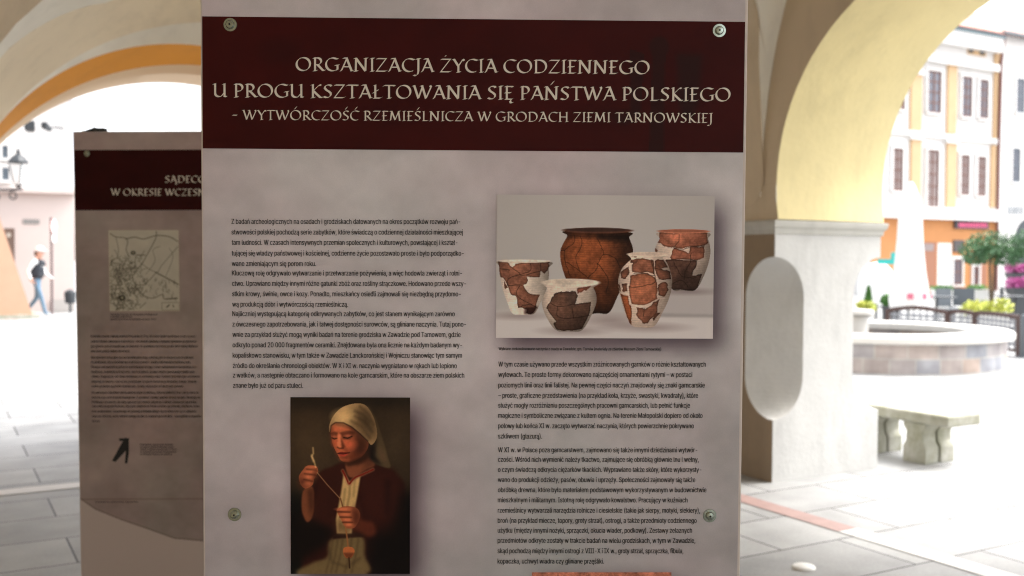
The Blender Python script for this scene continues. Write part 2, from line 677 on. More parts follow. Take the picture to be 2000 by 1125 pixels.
def add_screw(b, root, x, y, k=1.0):
    u, z = b.px(x, y)
    Mx = Matrix.Translation((u, 0, z)) @ Matrix.Rotation(math.pi / 2, 4, 'X')
    r = .0128 * k
    s_ = part(MB().lathe([(0, .001), (r * .62, .001), (r * .62, .0042), (r * .5, .0062), (r * .22, .0068), (0, .0068)], n=24), 'screw', M_STEEL, root, smooth=True)
    wsh = part(MB().lathe([(r * .55, 0), (r * .97, 0), (r, .0008), (r * .95, .002), (r * .6, .0022)], n=28), 'washer', M_STEEL, s_, smooth=True)
    soc = part(MB().lathe([(0, .0069), (r * .15, .0069), (r * .15, .0072), (0, .0072)], n=6), 'socket', M_HOLE, s_)
    s_.matrix_basis = Mx
    return s_


def board_body(root, top, w_=1.0):
    part(MB().box(-.0035, w_ + .0052, 0.0005, .019, .03, top), 'board', M_BOARD, root, bevel=.0015)
    for u in (.16, w_ - .16):
        part(MB().box(u - .03, u + .03, -.16, .2, -.0, .012).box(u - .02, u + .02, .0195, .03, .012, .3), 'foot', M_FOOT, root)


def marble(h, w_, seed, base=(153, 147, 148)):
    n1 = fnoise(h, w_, 3, seed, 5, fall=.6)
    n2 = fnoise(h, w_, 5, seed + 1, 5, fall=.62)
    n3 = fnoise(h, w_, 40, seed + 2, 3, fall=.7)
    n4 = fnoise(h, w_, 12, seed + 3, 4, aspect=.55, fall=.65)
    v = 1 + n1 * .34 + n4 * .20 + n3 * .09
    img = np.array(base, float) * v[..., None]
    img += n2[..., None] * np.array([12, -3, 1.])
    return img


FOOT = .908
PB = board_matrix((-.5714, 1.87144, .90845), .0187789, .00762078, .00068646, FOOT)
B1 = Board(PB)
board = thing('display_board', 'large information board with the pots photo, standing in front of the other board', 'info board', PB)
board_body(board, 2.02)
# printed film with soft marbling and the printed drop shadows of the two photos
uL, uR = 0.0, 1.0
zT, zB = 2.018, .10
cv = Canvas(420, 800, uL, -zT, uR, -zB, (139, 127, 120))
cv.img = marble(800, 420, 3)


def rect_px(b, x0, y0, x1, y1):
    (a, c), (d, e) = b.px(x0, y0), b.px(x1, y1)
    return a, d, e, c                               # u0 u1 z0 z1


POTS = rect_px(B1, 970, 380, 1392, 661.5)
WOMAN = rect_px(B1, 567.5, 775.5, 800.5, 1120.5)
CLAY = rect_px(B1, 1039, 1117.5, 1309, 1300)
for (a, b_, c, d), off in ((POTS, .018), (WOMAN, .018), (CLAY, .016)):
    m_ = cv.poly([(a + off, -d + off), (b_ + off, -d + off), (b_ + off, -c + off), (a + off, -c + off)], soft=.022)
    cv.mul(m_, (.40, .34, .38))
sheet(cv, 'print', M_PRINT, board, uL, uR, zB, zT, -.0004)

# title band: dark wine red with faint darker shapes of old tools
bt = rect_px(B1, 395, 32, 1455, 43)
zbt = (B1.px(395, 32)[1] + B1.px(1455, 43)[1]) / 2
zbb = (B1.px(396, 291)[1] + B1.px(1452, 297)[1]) / 2
cb = Canvas(300, 76, 380, 0, 1480, 278, (45, 8, 7))
cb.img *= (1 + .25 * fnoise(76, 300, 3, 8, 3))[..., None]
cb.put(cb.poly([(1245, 60), (1275, 70), (1268, 210), (1248, 200)], soft=3), (31, 14, 13), .75)
cb.put(np.clip(cb.ell(1305, 55, 20, 22) + cb.poly([(1292, 60), (1318, 60), (1316, 278), (1286, 278)], soft=3), 0, 1), (31, 14, 13), .75)
cb.put(cb.poly([(1340, 68), (1392, 70), (1388, 165), (1372, 215), (1352, 200), (1346, 165)], soft=4), (31, 15, 14), .8)
cb.put(cb.ell(1235, 205, 24, 14, .4), (31, 15, 14), .7)
cb.put(cb.ell(540, 70, 40, 26, .5), (36, 8, 8), .6)
sheet(cb, 'title_band', M_PRINT, board, uL, uR, zbb, zbt, -.0010)

tm = MB()
for text, (xa, ya, xb, yb), cap in (
        ('ORGANIZACJA ŻYCIA CODZIENNEGO', (577, 139, 1269, 145.8), 27.0),
        ('U PROGU KSZTAŁTOWANIA SIĘ PAŃSTWA POLSKIEGO', (416, 190.3, 1427, 198.8), 27.2),
        ('- WYTWÓRCZOŚĆ RZEMIEŚLNICZA W GRODACH ZIEMI TARNOWSKIEJ', (454, 234.2, 1391, 240.5), 19.6)):
    pl, L = B1.line(xa, ya, xb, yb)
    nib_line(tm, text, pl, cap / 1053.0, L, nib=.158 if cap > 25 else .15)
part(tm, 'title_lettering', M_TITLE, board, fix=False)

COL1 = [
    ('Z badań archeologicznych na osadach i grodziskach datowanych na okres początków rozwoju pań-', 99, 1418),
    ('stwowości polskiej pochodzą serie zabytków, które świadczą o codziennej działalności mieszkającej', 160, 1433),
    ('tam ludności. W czasach intensywnych przemian społecznych i kulturowych, powstającej i kształ-', 220, 1402),
    ('tującej się władzy państwowej i kościelnej, codzienne życie pozostawało proste i było podporządko-', 282, 1438),
    ('wane zmieniającym się porom roku.', 342, 585),
    ('Kluczową rolę odgrywało wytwarzanie i przetwarzanie pożywienia, a więc hodowla zwierząt i rolni-', 397, 1428),
    ('ctwo. Uprawiano między innymi różne gatunki zbóż oraz rośliny strączkowe. Hodowano przede wszy-', 457, 1451),
    ('stkim krowy, świnie, owce i kozy. Ponadto, mieszkańcy osiedli zajmowali się niezbędną przydomo-', 517, 1421),
    ('wą produkcją dóbr i wytwórczością rzemieślniczą.', 577, 770),
    ('Najliczniej występującą kategorią odkrywanych zabytków, co jest stanem wynikającym zarówno', 632, 1386),
    ('z ówczesnego zapotrzebowania, jak i łatwej dostępności surowców, są gliniane naczynia. Tutaj pono-', 692, 1451),
    ('wnie za przykład służyć mogą wyniki badań na terenie grodziska w Zawadzie pod Tarnowem, gdzie', 752, 1420),
    ('odkryto ponad 20 000 fragmentów ceramiki. Znajdowana była ona licznie na każdym badanym wy-', 812, 1428),
    ('kopaliskowo stanowisku, w tym także w Zawadzie Lanckorońskiej i Wojniczu stanowiąc tym samym', 872, 1428),
    ('źródło do określania chronologii obiektów. W X i XI w. naczynia wygniatano w rękach lub lepiono', 932, 1398),
    ('z wałków, a następnie obtaczano i formowano na kole garncarskim, które na obszarze ziem polskich', 987, 1441),
    ('znane było już od paru stuleci.', 1046, 510)]
COL2 = [
    ('W tym czasie używano przede wszystkim zróżnicowanych garnków o różnie kształtowanych', 80, 1108),
    ('wylewach. Te proste formy dekorowano najczęściej ornamentami rytymi – w postaci', 131, 1041),
    ('poziomych linii oraz linii falistej. Na pewnej części naczyń znajdowały się znaki garncarskie', 183, 1103),
    ('– proste, graficzne przedstawienia (na przykład koła, krzyże, swastyki, kwadraty), które', 234, 1070),
    ('służyć mogły rozróżnianiu poszczególnych pracowni garncarskich, lub pełnić funkcje', 283, 1030),
    ('magiczne i symboliczne związane z kultem ognia. Na terenie Małopolski dopiero od około', 333, 1092),
    ('połowy lub końca XI w. zaczęto wytwarzać naczynia, których powierzchnie pokrywano', 384, 1049),
    ('szkliwem (glazurą).', 435, 300),
    ('W XI w. w Polsce poza garncarstwem, zajmowano się także innymi dziedzinami wytwór-', 503, 1066),
    ('czości. Wśród nich wymienić należy tkactwo, zajmujące się obróbką głównie lnu i wełny,', 550, 1073),
    ('o czym świadczą odkrycia ciężarków tkackich. Wyprawiano także skóry, które wykorzysty-', 600, 1086),
    ('wano do produkcji odzieży, pasów, obuwia i uprzęży. Społeczności zajmowały się także', 650, 1056),
    ('obróbką drewna, które było materiałem podstawowym wykorzystywanym w budownictwie', 700, 1111),
    ('mieszkalnym i militarnym. Istotną rolę odgrywało kowalstwo. Pracujący w kuźniach', 750, 1018),
    ('rzemieślnicy wytwarzali narzędzia rolnicze i ciesielskie (takie jak sierpy, motyki, siekiery),', 801, 1080),
    ('broń (na przykład miecze, topory, groty strzał), ostrogi, a także przedmioty codziennego', 851, 1063),
    ('użytku (między innymi nożyki, sprzączki, okucia wiader, podkowy). Zestawy żelaznych', 900, 1040),
    ('przedmiotów odkryte zostały w trakcie badań na wielu grodziskach, w tym w Zawadzie,', 950, 1056),
    ('skąd pochodzą między innymi ostrogi z VIII-X i IX w., groty strzał, sprzączka, fibula,', 1001, 997),
    ('kopaczka, uchwyt wiadra czy gliniane przęśliki.', 1052, 605)]
TYPE = 19.4 / 1053.0
rows = []
for i, (t, y, xe) in enumerate(COL1):
    y_ = 400 + y / 2.961 + 4.2
    x_ = 452.6 + 3.0 * i / 16
    pl, L = B1.line(x_, y_ - .3, 420 + xe / 2.961, y_)
    rows.append((t, pl, TYPE, L))
part(type_lines(rows), 'text_column', M_INK, board, fix=False)
rows = []
for i, (t, y, xe) in enumerate(COL2):
    y_ = 680 + y / 2.529 + 4.2
    x_ = 973.6 - 1.6 * i / 19
    pl, L = B1.line(x_, y_, 940 + xe / 2.529, y_ + .2)
    rows.append((t, pl, TYPE, L))
part(type_lines(rows), 'text_column', M_INK, board, fix=False)
pl, L = B1.line(974, 683.6, 1291, 684.6)
part(type_lines([('Wybrane zrekonstruowane naczynia z osady w Zawadzie, gm. Tarnów (materiały ze zbiorów Muzeum Ziemi Tarnowskiej)', pl, 11.6 / 1053, L)], .04), 'caption', M_INK, board, fix=False)
for x, y in ((450, 48.5), (1404.5, 60), (458.5, 1004.5), (1386, 1007)):
    add_screw(B1, board, x, y)

# ------------------------------------------------------------------ the photograph of five mended pots
def paint_pots():
    c = Canvas(330, 219, 100, 66, 1505, 998, (160, 155, 152))
    rng = np.random.RandomState(5)
    fx, fy = (c.X - 100) / 1405, (c.Y - 66) / 932
    c.img *= (1.02 - .10 * np.abs(fx - .45) * 1.2 + .03 * fy)[..., None]
    c.put(c.poly([(100, 835), (1505, 850), (1505, 998), (100, 998)], soft=22), (182, 175, 173), .9)
    c.put(c.poly([(1090, 640), (1440, 640), (1505, 690), (1505, 857), (1090, 852)], soft=8), (158, 151, 150), .8)
    c.put(c.poly([(1090, 830), (1505, 838), (1505, 858), (1090, 856)], soft=8), (128, 122, 121), .6)
    for x, y, rx, ry in ((250, 855, 150, 20), (600, 950, 160, 22), (840, 880, 160, 34), (1080, 925, 190, 24), (1330, 690, 160, 18)):
        c.mul(c.ell(x, y, rx, ry, .8), (.80, .76, .76))

    def pot(outline, rim, base, shards, x0, x1, rimcol, groove=0, cracks=(), tone=None, seed=1, dark=()):
        body = c.poly(outline, smooth=6)
        nz = fnoise(c.h, c.w, 10, seed, 5, 1.0, .65)
        nf = fnoise(c.h, c.w, 60, seed + 9, 3, 1.0, .7)
        keep = c.img.copy()
        c.img[:] = np.array(base, float)
        c.img *= (1 + (.9 if not shards else .16) * nz + (.45 if not shards else .2) * nf)[..., None]
        for poly_, col in shards:
            pp = []
            q = poly_ + [poly_[0]]
            for a, b in zip(q[:-1], q[1:]):
                for t in (0, .33, .66):
                    pp.append((a[0] + (b[0] - a[0]) * t + rng.uniform(-5, 5), a[1] + (b[1] - a[1]) * t + rng.uniform(-5, 5)))
            mk = c.poly(pp)
            edge = np.clip(blur(c.poly(pp), 2) * 4 - 2.6, 0, 1)
            shade = (1 + .9 * nz + .45 * nf)[..., None]
            tex = np.array(col, float) * shade
            c.img = c.img * (1 - mk[..., None]) + tex * mk[..., None]
            c.img *= (1 - .30 * (mk * (1 - edge)))[..., None]
        for poly_, k_, s_ in dark:
            c.mul(c.poly(poly_, soft=s_), k_)
        if groove:
            yy = c.Y + 14 * ((c.X - (x0 + x1) / 2) / ((x1 - x0) / 2)) ** 2
            c.img *= (1 + groove * np.sin(yy / 2.35) * (.6 + nz))[..., None]
        for cr in cracks:
            p = spline(cr, 4, False) + rng.uniform(-3, 3, (len(spline(cr, 4, False)), 2))
            c.put(c.line(p, 3.2, 1.2), (28, 17, 12), .85)
        t = (c.X - x0) / (x1 - x0)
        sh = np.interp(t, [0, .12, .35, .6, .85, 1], [.72, .95, 1.08, .98, .74, .52])
        c.img *= sh[..., None]
        if tone is not None:
            c.img *= tone[..., None]
        painted = c.img
        c.img = keep * (1 - body[..., None]) + painted * body[..., None]
        (rx0, ry0, rx1, ry1, rh) = rim
        cx, cy, rx = (rx0 + rx1) / 2, (ry0 + ry1) / 2, (rx1 - rx0) / 2
        lip = c.ell(cx, cy, rx, rh, .08)
        nr = (1 + .35 * nz + .2 * nf)[..., None]
        c.img = c.img * (1 - lip[..., None]) + np.array(rimcol[0], float) * nr * lip[..., None]
        inner = c.ell(cx, cy - rh * .22, rx * .93, rh * .62, .15)
        c.img = c.img * (1 - inner[..., None]) + np.array(rimcol[1], float) * nr * inner[..., None]

    # tall brown pot at the back
    pot([(548, 300), (556, 330), (528, 385), (512, 430), (516, 500), (545, 600), (600, 720), (690, 828), (760, 834), (832, 828),
         (890, 710), (950, 590), (978, 480), (980, 410), (955, 340), (950, 305)], (527, 290, 976, 300, 19), (122, 66, 38), [], 512, 982,
        ((78, 47, 35), (52, 36, 30)), .10,
        [[(605, 325), (598, 380), (540, 425), (545, 500), (575, 590)], [(755, 350), (775, 400), (788, 450), (752, 510), (745, 550), (690, 605)],
         [(513, 425), (545, 430)], [(788, 450), (860, 470), (900, 540)], [(640, 330), (650, 390), (610, 470), (640, 560)], [(752, 510), (820, 600), (810, 700)], [(545, 500), (640, 560), (690, 605)]],
        np.interp(c.Y, [280, 330, 360, 520, 640, 760, 834], [.42, .5, 1.0, 1.0, .62, .5, .2]), 11,
        [([(880, 380), (985, 380), (985, 620), (880, 700)], (.45, .5, .55), 60), ([(730, 320), (960, 320), (960, 380), (760, 360)], (.4, .45, .5), 14)])
    # reddish pot on the step at the right
    br, dk = (138, 84, 64), (82, 56, 45)
    pot([(1150, 305), (1152, 345), (1128, 395), (1124, 440), (1150, 510), (1235, 672), (1300, 682), (1385, 680), (1440, 590), (1476, 480),
         (1480, 400), (1466, 345), (1458, 305)], (1138, 296, 1474, 298, 14), (184, 164, 150),
        [([(1150, 305), (1290, 305), (1460, 305), (1466, 370), (1440, 388), (1350, 397), (1300, 415), (1245, 402), (1195, 400), (1140, 368)], br),
         ([(1245, 405), (1310, 420), (1345, 440), (1352, 400), (1440, 395), (1440, 470), (1395, 482), (1230, 480), (1222, 470)], br),
         ([(1190, 485), (1390, 485), (1400, 500), (1362, 585), (1430, 575), (1400, 680), (1235, 680), (1200, 610)], dk),
         ([(1122, 405), (1140, 420), (1138, 440), (1124, 440)], br)],
        1122, 1482, ((158, 100, 78), (128, 78, 60)), .05,
        [[(1280, 318), (1276, 360), (1248, 398)], [(1245, 405), (1300, 415), (1350, 398), (1440, 392)], [(1355, 440), (1352, 500), (1320, 560), (1315, 610)],
         [(1195, 485), (1300, 480), (1400, 487)], [(1245, 500), (1270, 545), (1300, 590), (1390, 600)], [(1240, 640), (1300, 615), (1340, 660)]],
        np.interp(c.Y, [290, 480, 600, 680], [1.05, 1.0, .72, .5]), 21)
    # small cream pot at the left
    b2 = (118, 76, 59)
    pot([(120, 498), (118, 530), (124, 600), (142, 680), (170, 760), (205, 838), (270, 846), (345, 840), (385, 770), (425, 680), (440, 590), (438, 540), (443, 500)],
        (112, 496, 444, 498, 12), (196, 180, 166),
        [([(113, 495), (165, 495), (205, 540), (222, 512), (444, 497), (436, 540), (415, 575), (388, 558), (382, 600), (300, 600), (305, 632), (270, 655),
           (312, 708), (380, 718), (355, 800), (330, 842), (285, 838), (300, 808), (246, 802), (232, 722), (198, 715), (175, 652), (146, 610), (124, 600)], b2),
         ([(142, 610), (178, 670), (160, 676)], b2)],
        112, 446, ((188, 172, 156), (205, 194, 180)), .04,
        [[(320, 512), (318, 560), (250, 585), (180, 610), (172, 660)], [(205, 545), (245, 570), (270, 590), (385, 560)], [(175, 655), (265, 655)], [(250, 660), (232, 720), (330, 780)],
         [(120, 545), (190, 555)], [(385, 510), (388, 556)], [(245, 800), (310, 780), (370, 800)]], None, 31,
        [([(285, 800), (372, 790), (345, 845), (280, 842)], (.42, .34, .34), 6)])
    # round cream pot in front with dark shards
    b3 = (92, 64, 51)
    pot([(425, 640), (428, 675), (404, 730), (396, 775), (420, 850), (485, 945), (570, 954), (655, 946), (715, 850), (748, 760), (742, 700), (728, 668), (738, 640)],
        (396, 632, 767, 640, 27), (198, 178, 162),
        [([(472, 712), (520, 690), (575, 695), (618, 692), (624, 720), (612, 772), (712, 756), (700, 850), (660, 940), (560, 952), (490, 942), (468, 895), (488, 890), (432, 815), (428, 800), (455, 740)], b3),
         ([(622, 668), (716, 655), (690, 680), (655, 690), (630, 706)], (134, 76, 58))],
        394, 752, ((200, 184, 168), (186, 170, 154)), .05,
        [[(455, 768), (500, 790), (612, 775)], [(500, 790), (500, 860), (600, 865), (700, 850)], [(590, 800), (600, 865)]],
        np.interp(c.Y, [600, 780, 880, 954], [1.0, 1.0, .75, .55]), 41, [([(560, 690), (625, 690), (620, 790), (560, 790)], (.75, .8, .85), 14)])
    # tall cream pot with many shards at the right front
    b4 = (130, 79, 57)
    b5 = (112, 70, 53)
    pot([(965, 450), (968, 480), (915, 535), (889, 605), (893, 680), (920, 790), (968, 905), (1040, 926), (1122, 918), (1180, 820), (1222, 720), (1236, 630), (1228, 570),
         (1200, 500), (1172, 470), (1190, 450)], (943, 446, 1213, 452, 17), (190, 168, 152),
        [([(990, 482), (1045, 474), (1112, 482), (1122, 580), (1080, 566), (1020, 572), (972, 560), (975, 520)], b5),
         ([(1120, 490), (1182, 478), (1205, 528), (1165, 540), (1222, 560), (1226, 612), (1150, 612), (1128, 560)], b5),
         ([(968, 590), (1010, 572), (1075, 572), (1128, 605), (1140, 660), (1140, 738), (1062, 782), (975, 772), (955, 700), (958, 640)], b4),
         ([(1150, 640), (1200, 624), (1215, 678), (1196, 722), (1150, 714), (1140, 665)], b5), ([(904, 560), (955, 532), (958, 565), (936, 612), (906, 600)], b5),
         ([(910, 640), (945, 635), (944, 692), (916, 690)], b5), ([(890, 640), (898, 640), (904, 690), (894, 680)], b5),
         ([(902, 708), (950, 716), (958, 770), (975, 800), (975, 912), (945, 860)], (138, 74, 44)),
         ([(1012, 790), (1062, 806), (1120, 760), (1152, 740), (1140, 826), (1082, 902), (1050, 902), (1008, 838)], b5),
         ([(1116, 838), (1162, 828), (1116, 880)], b5), ([(962, 484), (1012, 480), (1008, 508), (964, 500)], b5), ([(972, 452), (1010, 458), (1004, 466), (974, 462)], (118, 66, 50))],
        888, 1238, ((196, 176, 160), (180, 160, 145)), .06,
        [[(1100, 485), (1120, 575), (1124, 630), (1060, 650), (1000, 664), (955, 660)], [(990, 575), (1060, 572), (1118, 590)], [(1128, 540), (1170, 545)], [(1060, 800), (1050, 850)]],
        np.interp(c.Y, [440, 700, 850, 926], [1.04, 1.0, .9, .8]), 51)
    return c


sheet(paint_pots(), 'pottery_photo', M_PHOTO, board, POTS[0], POTS[1], POTS[2], POTS[3], -.0012)


# ------------------------------------------------------------------ the picture of a woman spinning thread
def paint_woman():
    c = Canvas(218, 320, 80, 46, 805, 1113, (40, 31, 22))
    nz = fnoise(c.h, c.w, 6, 77, 5, 1.0, .6)
    nf = fnoise(c.h, c.w, 70, 78, 3, 1.0, .7)
    c.put(c.ell(200, 330, 190, 260, .9), (66, 52, 37), .85)
    c.put(c.ell(720, 330, 130, 230, .9), (62, 50, 36), .7)
    c.put(c.poly([(80, 46), (805, 46), (805, 110), (80, 120)], soft=30), (31, 25, 19), .7)
    c.put(c.poly([(80, 620), (200, 640), (300, 1113), (80, 1113)], soft=40), (12, 11, 9), .9)
    c.img *= (1 + .22 * nz)[..., None]
    # dress and jacket
    c.put(c.poly([(250, 505), (330, 470), (400, 440), (590, 445), (700, 480), (770, 560), (800, 760), (805, 1113), (150, 1113), (120, 820), (160, 700)], soft=10), (40, 17, 12))
    c.put(c.poly([(255, 505), (330, 470), (400, 445), (400, 560), (350, 760), (340, 880), (250, 900), (180, 780), (240, 640)], smooth=4, soft=8), (46, 21, 15))
    c.put(c.poly([(500, 470), (700, 490), (760, 640), (740, 780), (560, 780), (490, 660)], soft=30), (50, 22, 16), .9)
    c.put(c.poly([(650, 540), (690, 540), (680, 760), (655, 760)], soft=14), (30, 13, 10), .7)
    c.put(c.poly([(760, 600), (805, 620), (805, 1113), (540, 1113), (560, 880), (700, 850)], soft=40), (13, 9, 8), .95)
    c.put(c.poly([(90, 720), (150, 760), (350, 850), (300, 930), (90, 1060)], soft=24), (17, 11, 9), .95)
    # apron and skirt
    c.put(c.poly([(335, 900), (420, 880), (520, 890), (530, 1000), (540, 1113), (120, 1113), (210, 1045), (300, 1010), (308, 930)], smooth=5, soft=10), (92, 77, 52))
    for x in (335, 365, 395, 450, 490):
        c.put(c.line([(x, 905), (x - 14, 1000), (x - 40, 1100)], 5, 8), (58, 46, 31), .6)
    c.put(c.line([(310, 960), (330, 1040), (420, 1070), (500, 1020)], 6, 10), (60, 48, 32), .7)
    c.put(c.poly([(340, 868), (530, 862), (530, 888), (335, 900)], soft=4), (36, 20, 15), .9)
    # shirt
    c.put(c.poly([(402, 500), (440, 560), (505, 515), (488, 620), (470, 720), (450, 868), (360, 868), (354, 780), (385, 620)], soft=5), (152, 126, 86))
    for p, k_ in (([(440, 560), (436, 640), (420, 720)], .7), ([(470, 540), (462, 640)], .5), ([(410, 600), (398, 700)], .6), ([(380, 720), (378, 850)], .6)):
        c.put(c.line(p, 5, 6), (92, 72, 46), k_)
    c.put(c.poly([(360, 780), (450, 800), (450, 868), (360, 868)], soft=20), (84, 66, 44), .8)
    # neck
    c.put(c.poly([(418, 420), (480, 400), (552, 380), (592, 450), (540, 480), (448, 530), (415, 480)], smooth=5, soft=5), (104, 62, 42))
    c.put(c.poly([(430, 418), (545, 380), (560, 430), (470, 452)], soft=14), (52, 30, 20), .85)
    c.put(c.poly([(560, 420), (600, 450), (540, 480), (500, 490)], soft=10), (70, 42, 29), .7)
    # veil falling behind
    c.put(c.poly([(540, 105), (590, 160), (630, 270), (668, 400), (684, 470), (600, 448), (560, 400), (540, 330)], smooth=5, soft=6), (70, 57, 40))
    c.put(c.poly([(548, 280), (600, 300), (590, 400), (640, 460), (560, 420), (535, 350)], soft=12), (20, 16, 14), .95)
    c.put(c.poly([(610, 330), (650, 380), (665, 440), (620, 420)], soft=12), (84, 64, 48), .6)
    # face, three-quarter turned down to the left
    c.put(c.poly([(322, 222), (350, 196), (410, 194), (480, 230), (545, 290), (550, 345), (520, 395), (470, 428), (415, 436), (386, 425), (370, 400), (340, 340), (328, 290)], smooth=6, soft=2), (146, 80, 53))
    c.put(c.poly([(448, 225), (545, 280), (556, 360), (520, 410), (440, 440), (436, 410), (468, 345), (474, 280)], soft=30), (50, 27, 18), 1)
    c.put(c.poly([(400, 395), (470, 380), (520, 400), (450, 440), (400, 436)], soft=16), (84, 44, 28), .7)
    c.put(c.poly([(345, 205), (420, 200), (455, 240), (400, 250), (345, 245)], soft=12), (168, 98, 66), .7)
    c.put(c.ell(438, 330, 34, 26, .8), (164, 84, 58), .7)
    c.put(c.ell(342, 318, 14, 20, .8), (150, 76, 52), .6)
    c.put(c.poly([(322, 215), (334, 240), (330, 300), (344, 350), (378, 420), (362, 410), (330, 330), (318, 260)], soft=8), (92, 48, 32), .8)
    c.put(c.poly([(340, 196), (420, 194), (500, 246), (540, 300), (500, 280), (430, 228), (350, 212)], soft=9), (74, 40, 27), .75)
    c.put(c.poly([(392, 340), (420, 350), (440, 380), (420, 376), (398, 362)], soft=8), (104, 54, 36), .7)
    c.put(c.poly([(322, 262), (352, 256), (366, 268), (352, 300), (330, 298)], soft=5), (92, 50, 33), .85)
    c.put(c.poly([(384, 262), (455, 250), (468, 272), (440, 300), (396, 298)], soft=6), (84, 45, 30), .85)
    c.put(c.line([(322, 264), (340, 258), (360, 262)], 5, 5), (58, 32, 22), .75)
    c.put(c.line([(384, 262), (412, 254), (440, 252), (466, 260)], 6, 5), (58, 32, 22), .75)
    c.put(c.ell(346, 283, 14, 8, .5), (140, 80, 56), .8)
    c.put(c.ell(428, 278, 22, 9, .5), (146, 84, 60), .8)
    c.put(c.line([(331, 290), (346, 297), (362, 292)], 5, 2), (26, 14, 10), .95)
    c.put(c.line([(403, 288), (426, 292), (452, 280)], 6, 2), (26, 14, 10), .95)
    c.put(c.poly([(366, 268), (382, 268), (388, 310), (396, 340), (376, 350), (362, 340)], soft=5), (172, 104, 72), .9)
    c.put(c.poly([(384, 285), (404, 330), (412, 345), (390, 356), (388, 330)], soft=4), (74, 38, 25), .85)
    c.put(c.line([(364, 347), (378, 354), (400, 352)], 5, 3), (54, 27, 18), .9)
    c.put(c.poly([(366, 382), (386, 374), (402, 376), (438, 378), (410, 388), (384, 390)], smooth=3, soft=2), (92, 36, 28))
    c.put(c.poly([(370, 388), (400, 388), (428, 384), (408, 402), (386, 402)], smooth=3, soft=2), (138, 58, 44))
    c.put(c.line([(366, 384), (400, 387), (438, 379)], 4, 2), (36, 14, 11), .95)
    c.put(c.ell(405, 420, 26, 12, .7), (140, 78, 52), .6)
    c.put(c.line([(386, 408), (420, 410)], 6, 6), (70, 36, 24), .6)
    c.put(c.poly([(380, 424), (430, 438), (520, 398), (556, 350), (560, 400), (500, 440), (430, 462)], soft=9), (40, 23, 15), .8)
    # headscarf
    c.put(c.poly([(314, 248), (318, 205), (345, 150), (390, 108), (450, 86), (510, 84), (548, 106), (585, 170), (604, 250), (598, 300), (570, 332), (545, 306), (500, 262), (450, 222), (400, 198),
                  (352, 196), (328, 214), (320, 250)], smooth=6, soft=2), (148, 120, 84))
    c.put(c.poly([(490, 84), (560, 110), (612, 250), (590, 330), (540, 300), (480, 235), (468, 150)], soft=44), (48, 37, 25), .97)
    c.put(c.poly([(316, 250), (320, 205), (345, 150), (356, 165), (336, 210), (330, 225)], soft=10), (96, 76, 52), .7)
    c.put(c.poly([(420, 190), (480, 225), (545, 290), (560, 260), (490, 190), (440, 168)], soft=16), (104, 82, 56), .7)
    c.put(c.ell(400, 165, 50, 36, .9), (176, 146, 102), .8)
    for p in ([(470, 130), (520, 150), (560, 190)], [(470, 160), (530, 190), (575, 250)], [(500, 100), (548, 140), (585, 210)], [(450, 190), (510, 220), (560, 290)]):
        c.put(c.line(p, 5, 8), (52, 40, 27), .55)
    c.put(c.line([(320, 250), (326, 216), (352, 198), (400, 199), (450, 224), (500, 264), (548, 308)], 5, 3), (30, 20, 14), .8)
    # trim at the neck
    for p in ([(396, 488), (412, 520), (432, 566)], [(438, 566), (470, 530), (520, 508), (580, 480)]):
        c.put(c.line(p, 17, 5), (128, 90, 64), .85)
        q = spline(p, 8, False)
        for i, (x, y) in enumerate(q):
            c.put(c.ell(x, y, 5, 5, .4), (96, 26, 19), .9)
    # forearm and raised hand
    sk = (122, 70, 47)
    c.put(c.poly([(162, 600), (212, 585), (222, 660), (214, 760), (180, 800), (150, 740), (146, 660)], smooth=5, soft=4), (98, 58, 38))
    c.put(c.poly([(185, 600), (215, 590), (222, 700), (205, 780), (190, 700)], soft=14), (48, 27, 18), .8)
    c.put(c.poly([(130, 525), (150, 490), (180, 458), (225, 458), (246, 478), (242, 505), (222, 540), (212, 575), (170, 596), (142, 572)], smooth=5, soft=3), sk)
    for p in ([(180, 480), (238, 490)], [(165, 505), (232, 516)], [(160, 540), (212, 552)]):
        c.put(c.line(p, 5, 4), (60, 30, 20), .85)
    for x, y, rx, ry in ((207, 466, 30, 7), (200, 494, 38, 9), (186, 526, 36, 10), (170, 566, 26, 10)):
        c.put(c.ell(x, y, rx, ry, .6), (160, 96, 66), .75)
    # forearm and lower hand
    c.put(c.poly([(470, 770), (530, 790), (580, 800), (600, 860), (560, 890), (500, 860), (450, 830)], smooth=4, soft=10), (72, 36, 24))
    c.put(c.poly([(362, 722), (400, 704), (450, 704), (490, 722), (500, 770), (470, 830), (420, 836), (400, 810), (378, 768), (362, 738)], smooth=5, soft=3), sk)
    for x, y, rx, ry in ((400, 720, 42, 10), (412, 752, 38, 10), (425, 784, 34, 10), (436, 814, 28, 9)):
        c.put(c.ell(x, y, rx, ry, .6), (166, 98, 66), .8)
    for p in ([(365, 736), (440, 738)], [(378, 768), (448, 770)], [(394, 800), (455, 800)]):
        c.put(c.line(p, 5, 3), (58, 29, 19), .9)
    c.put(c.poly([(460, 715), (500, 740), (495, 800), (460, 830)], soft=14), (76, 40, 26), .8)
    for x, y, rx, ry in ((150, 560, 22, 30), (230, 520, 14, 26), (480, 760, 22, 50)):
        c.put(c.ell(x, y, rx, ry, .9), (70, 37, 25), .7)
    # thread, spindle and whorl
    c.put(c.line([(242, 500), (300, 570), (382, 658)], 4, 2), (150, 118, 84), .9)
    c.put(c.line([(382, 655), (396, 704)], 7, 2), (84, 52, 32), .95)
    c.put(c.line([(216, 350), (218, 385), (208, 402), (222, 430), (232, 466)], 5, 4), (190, 160, 112), .85)
    c.put(c.line([(208, 395), (218, 430)], 8, 5), (200, 170, 120), .6)
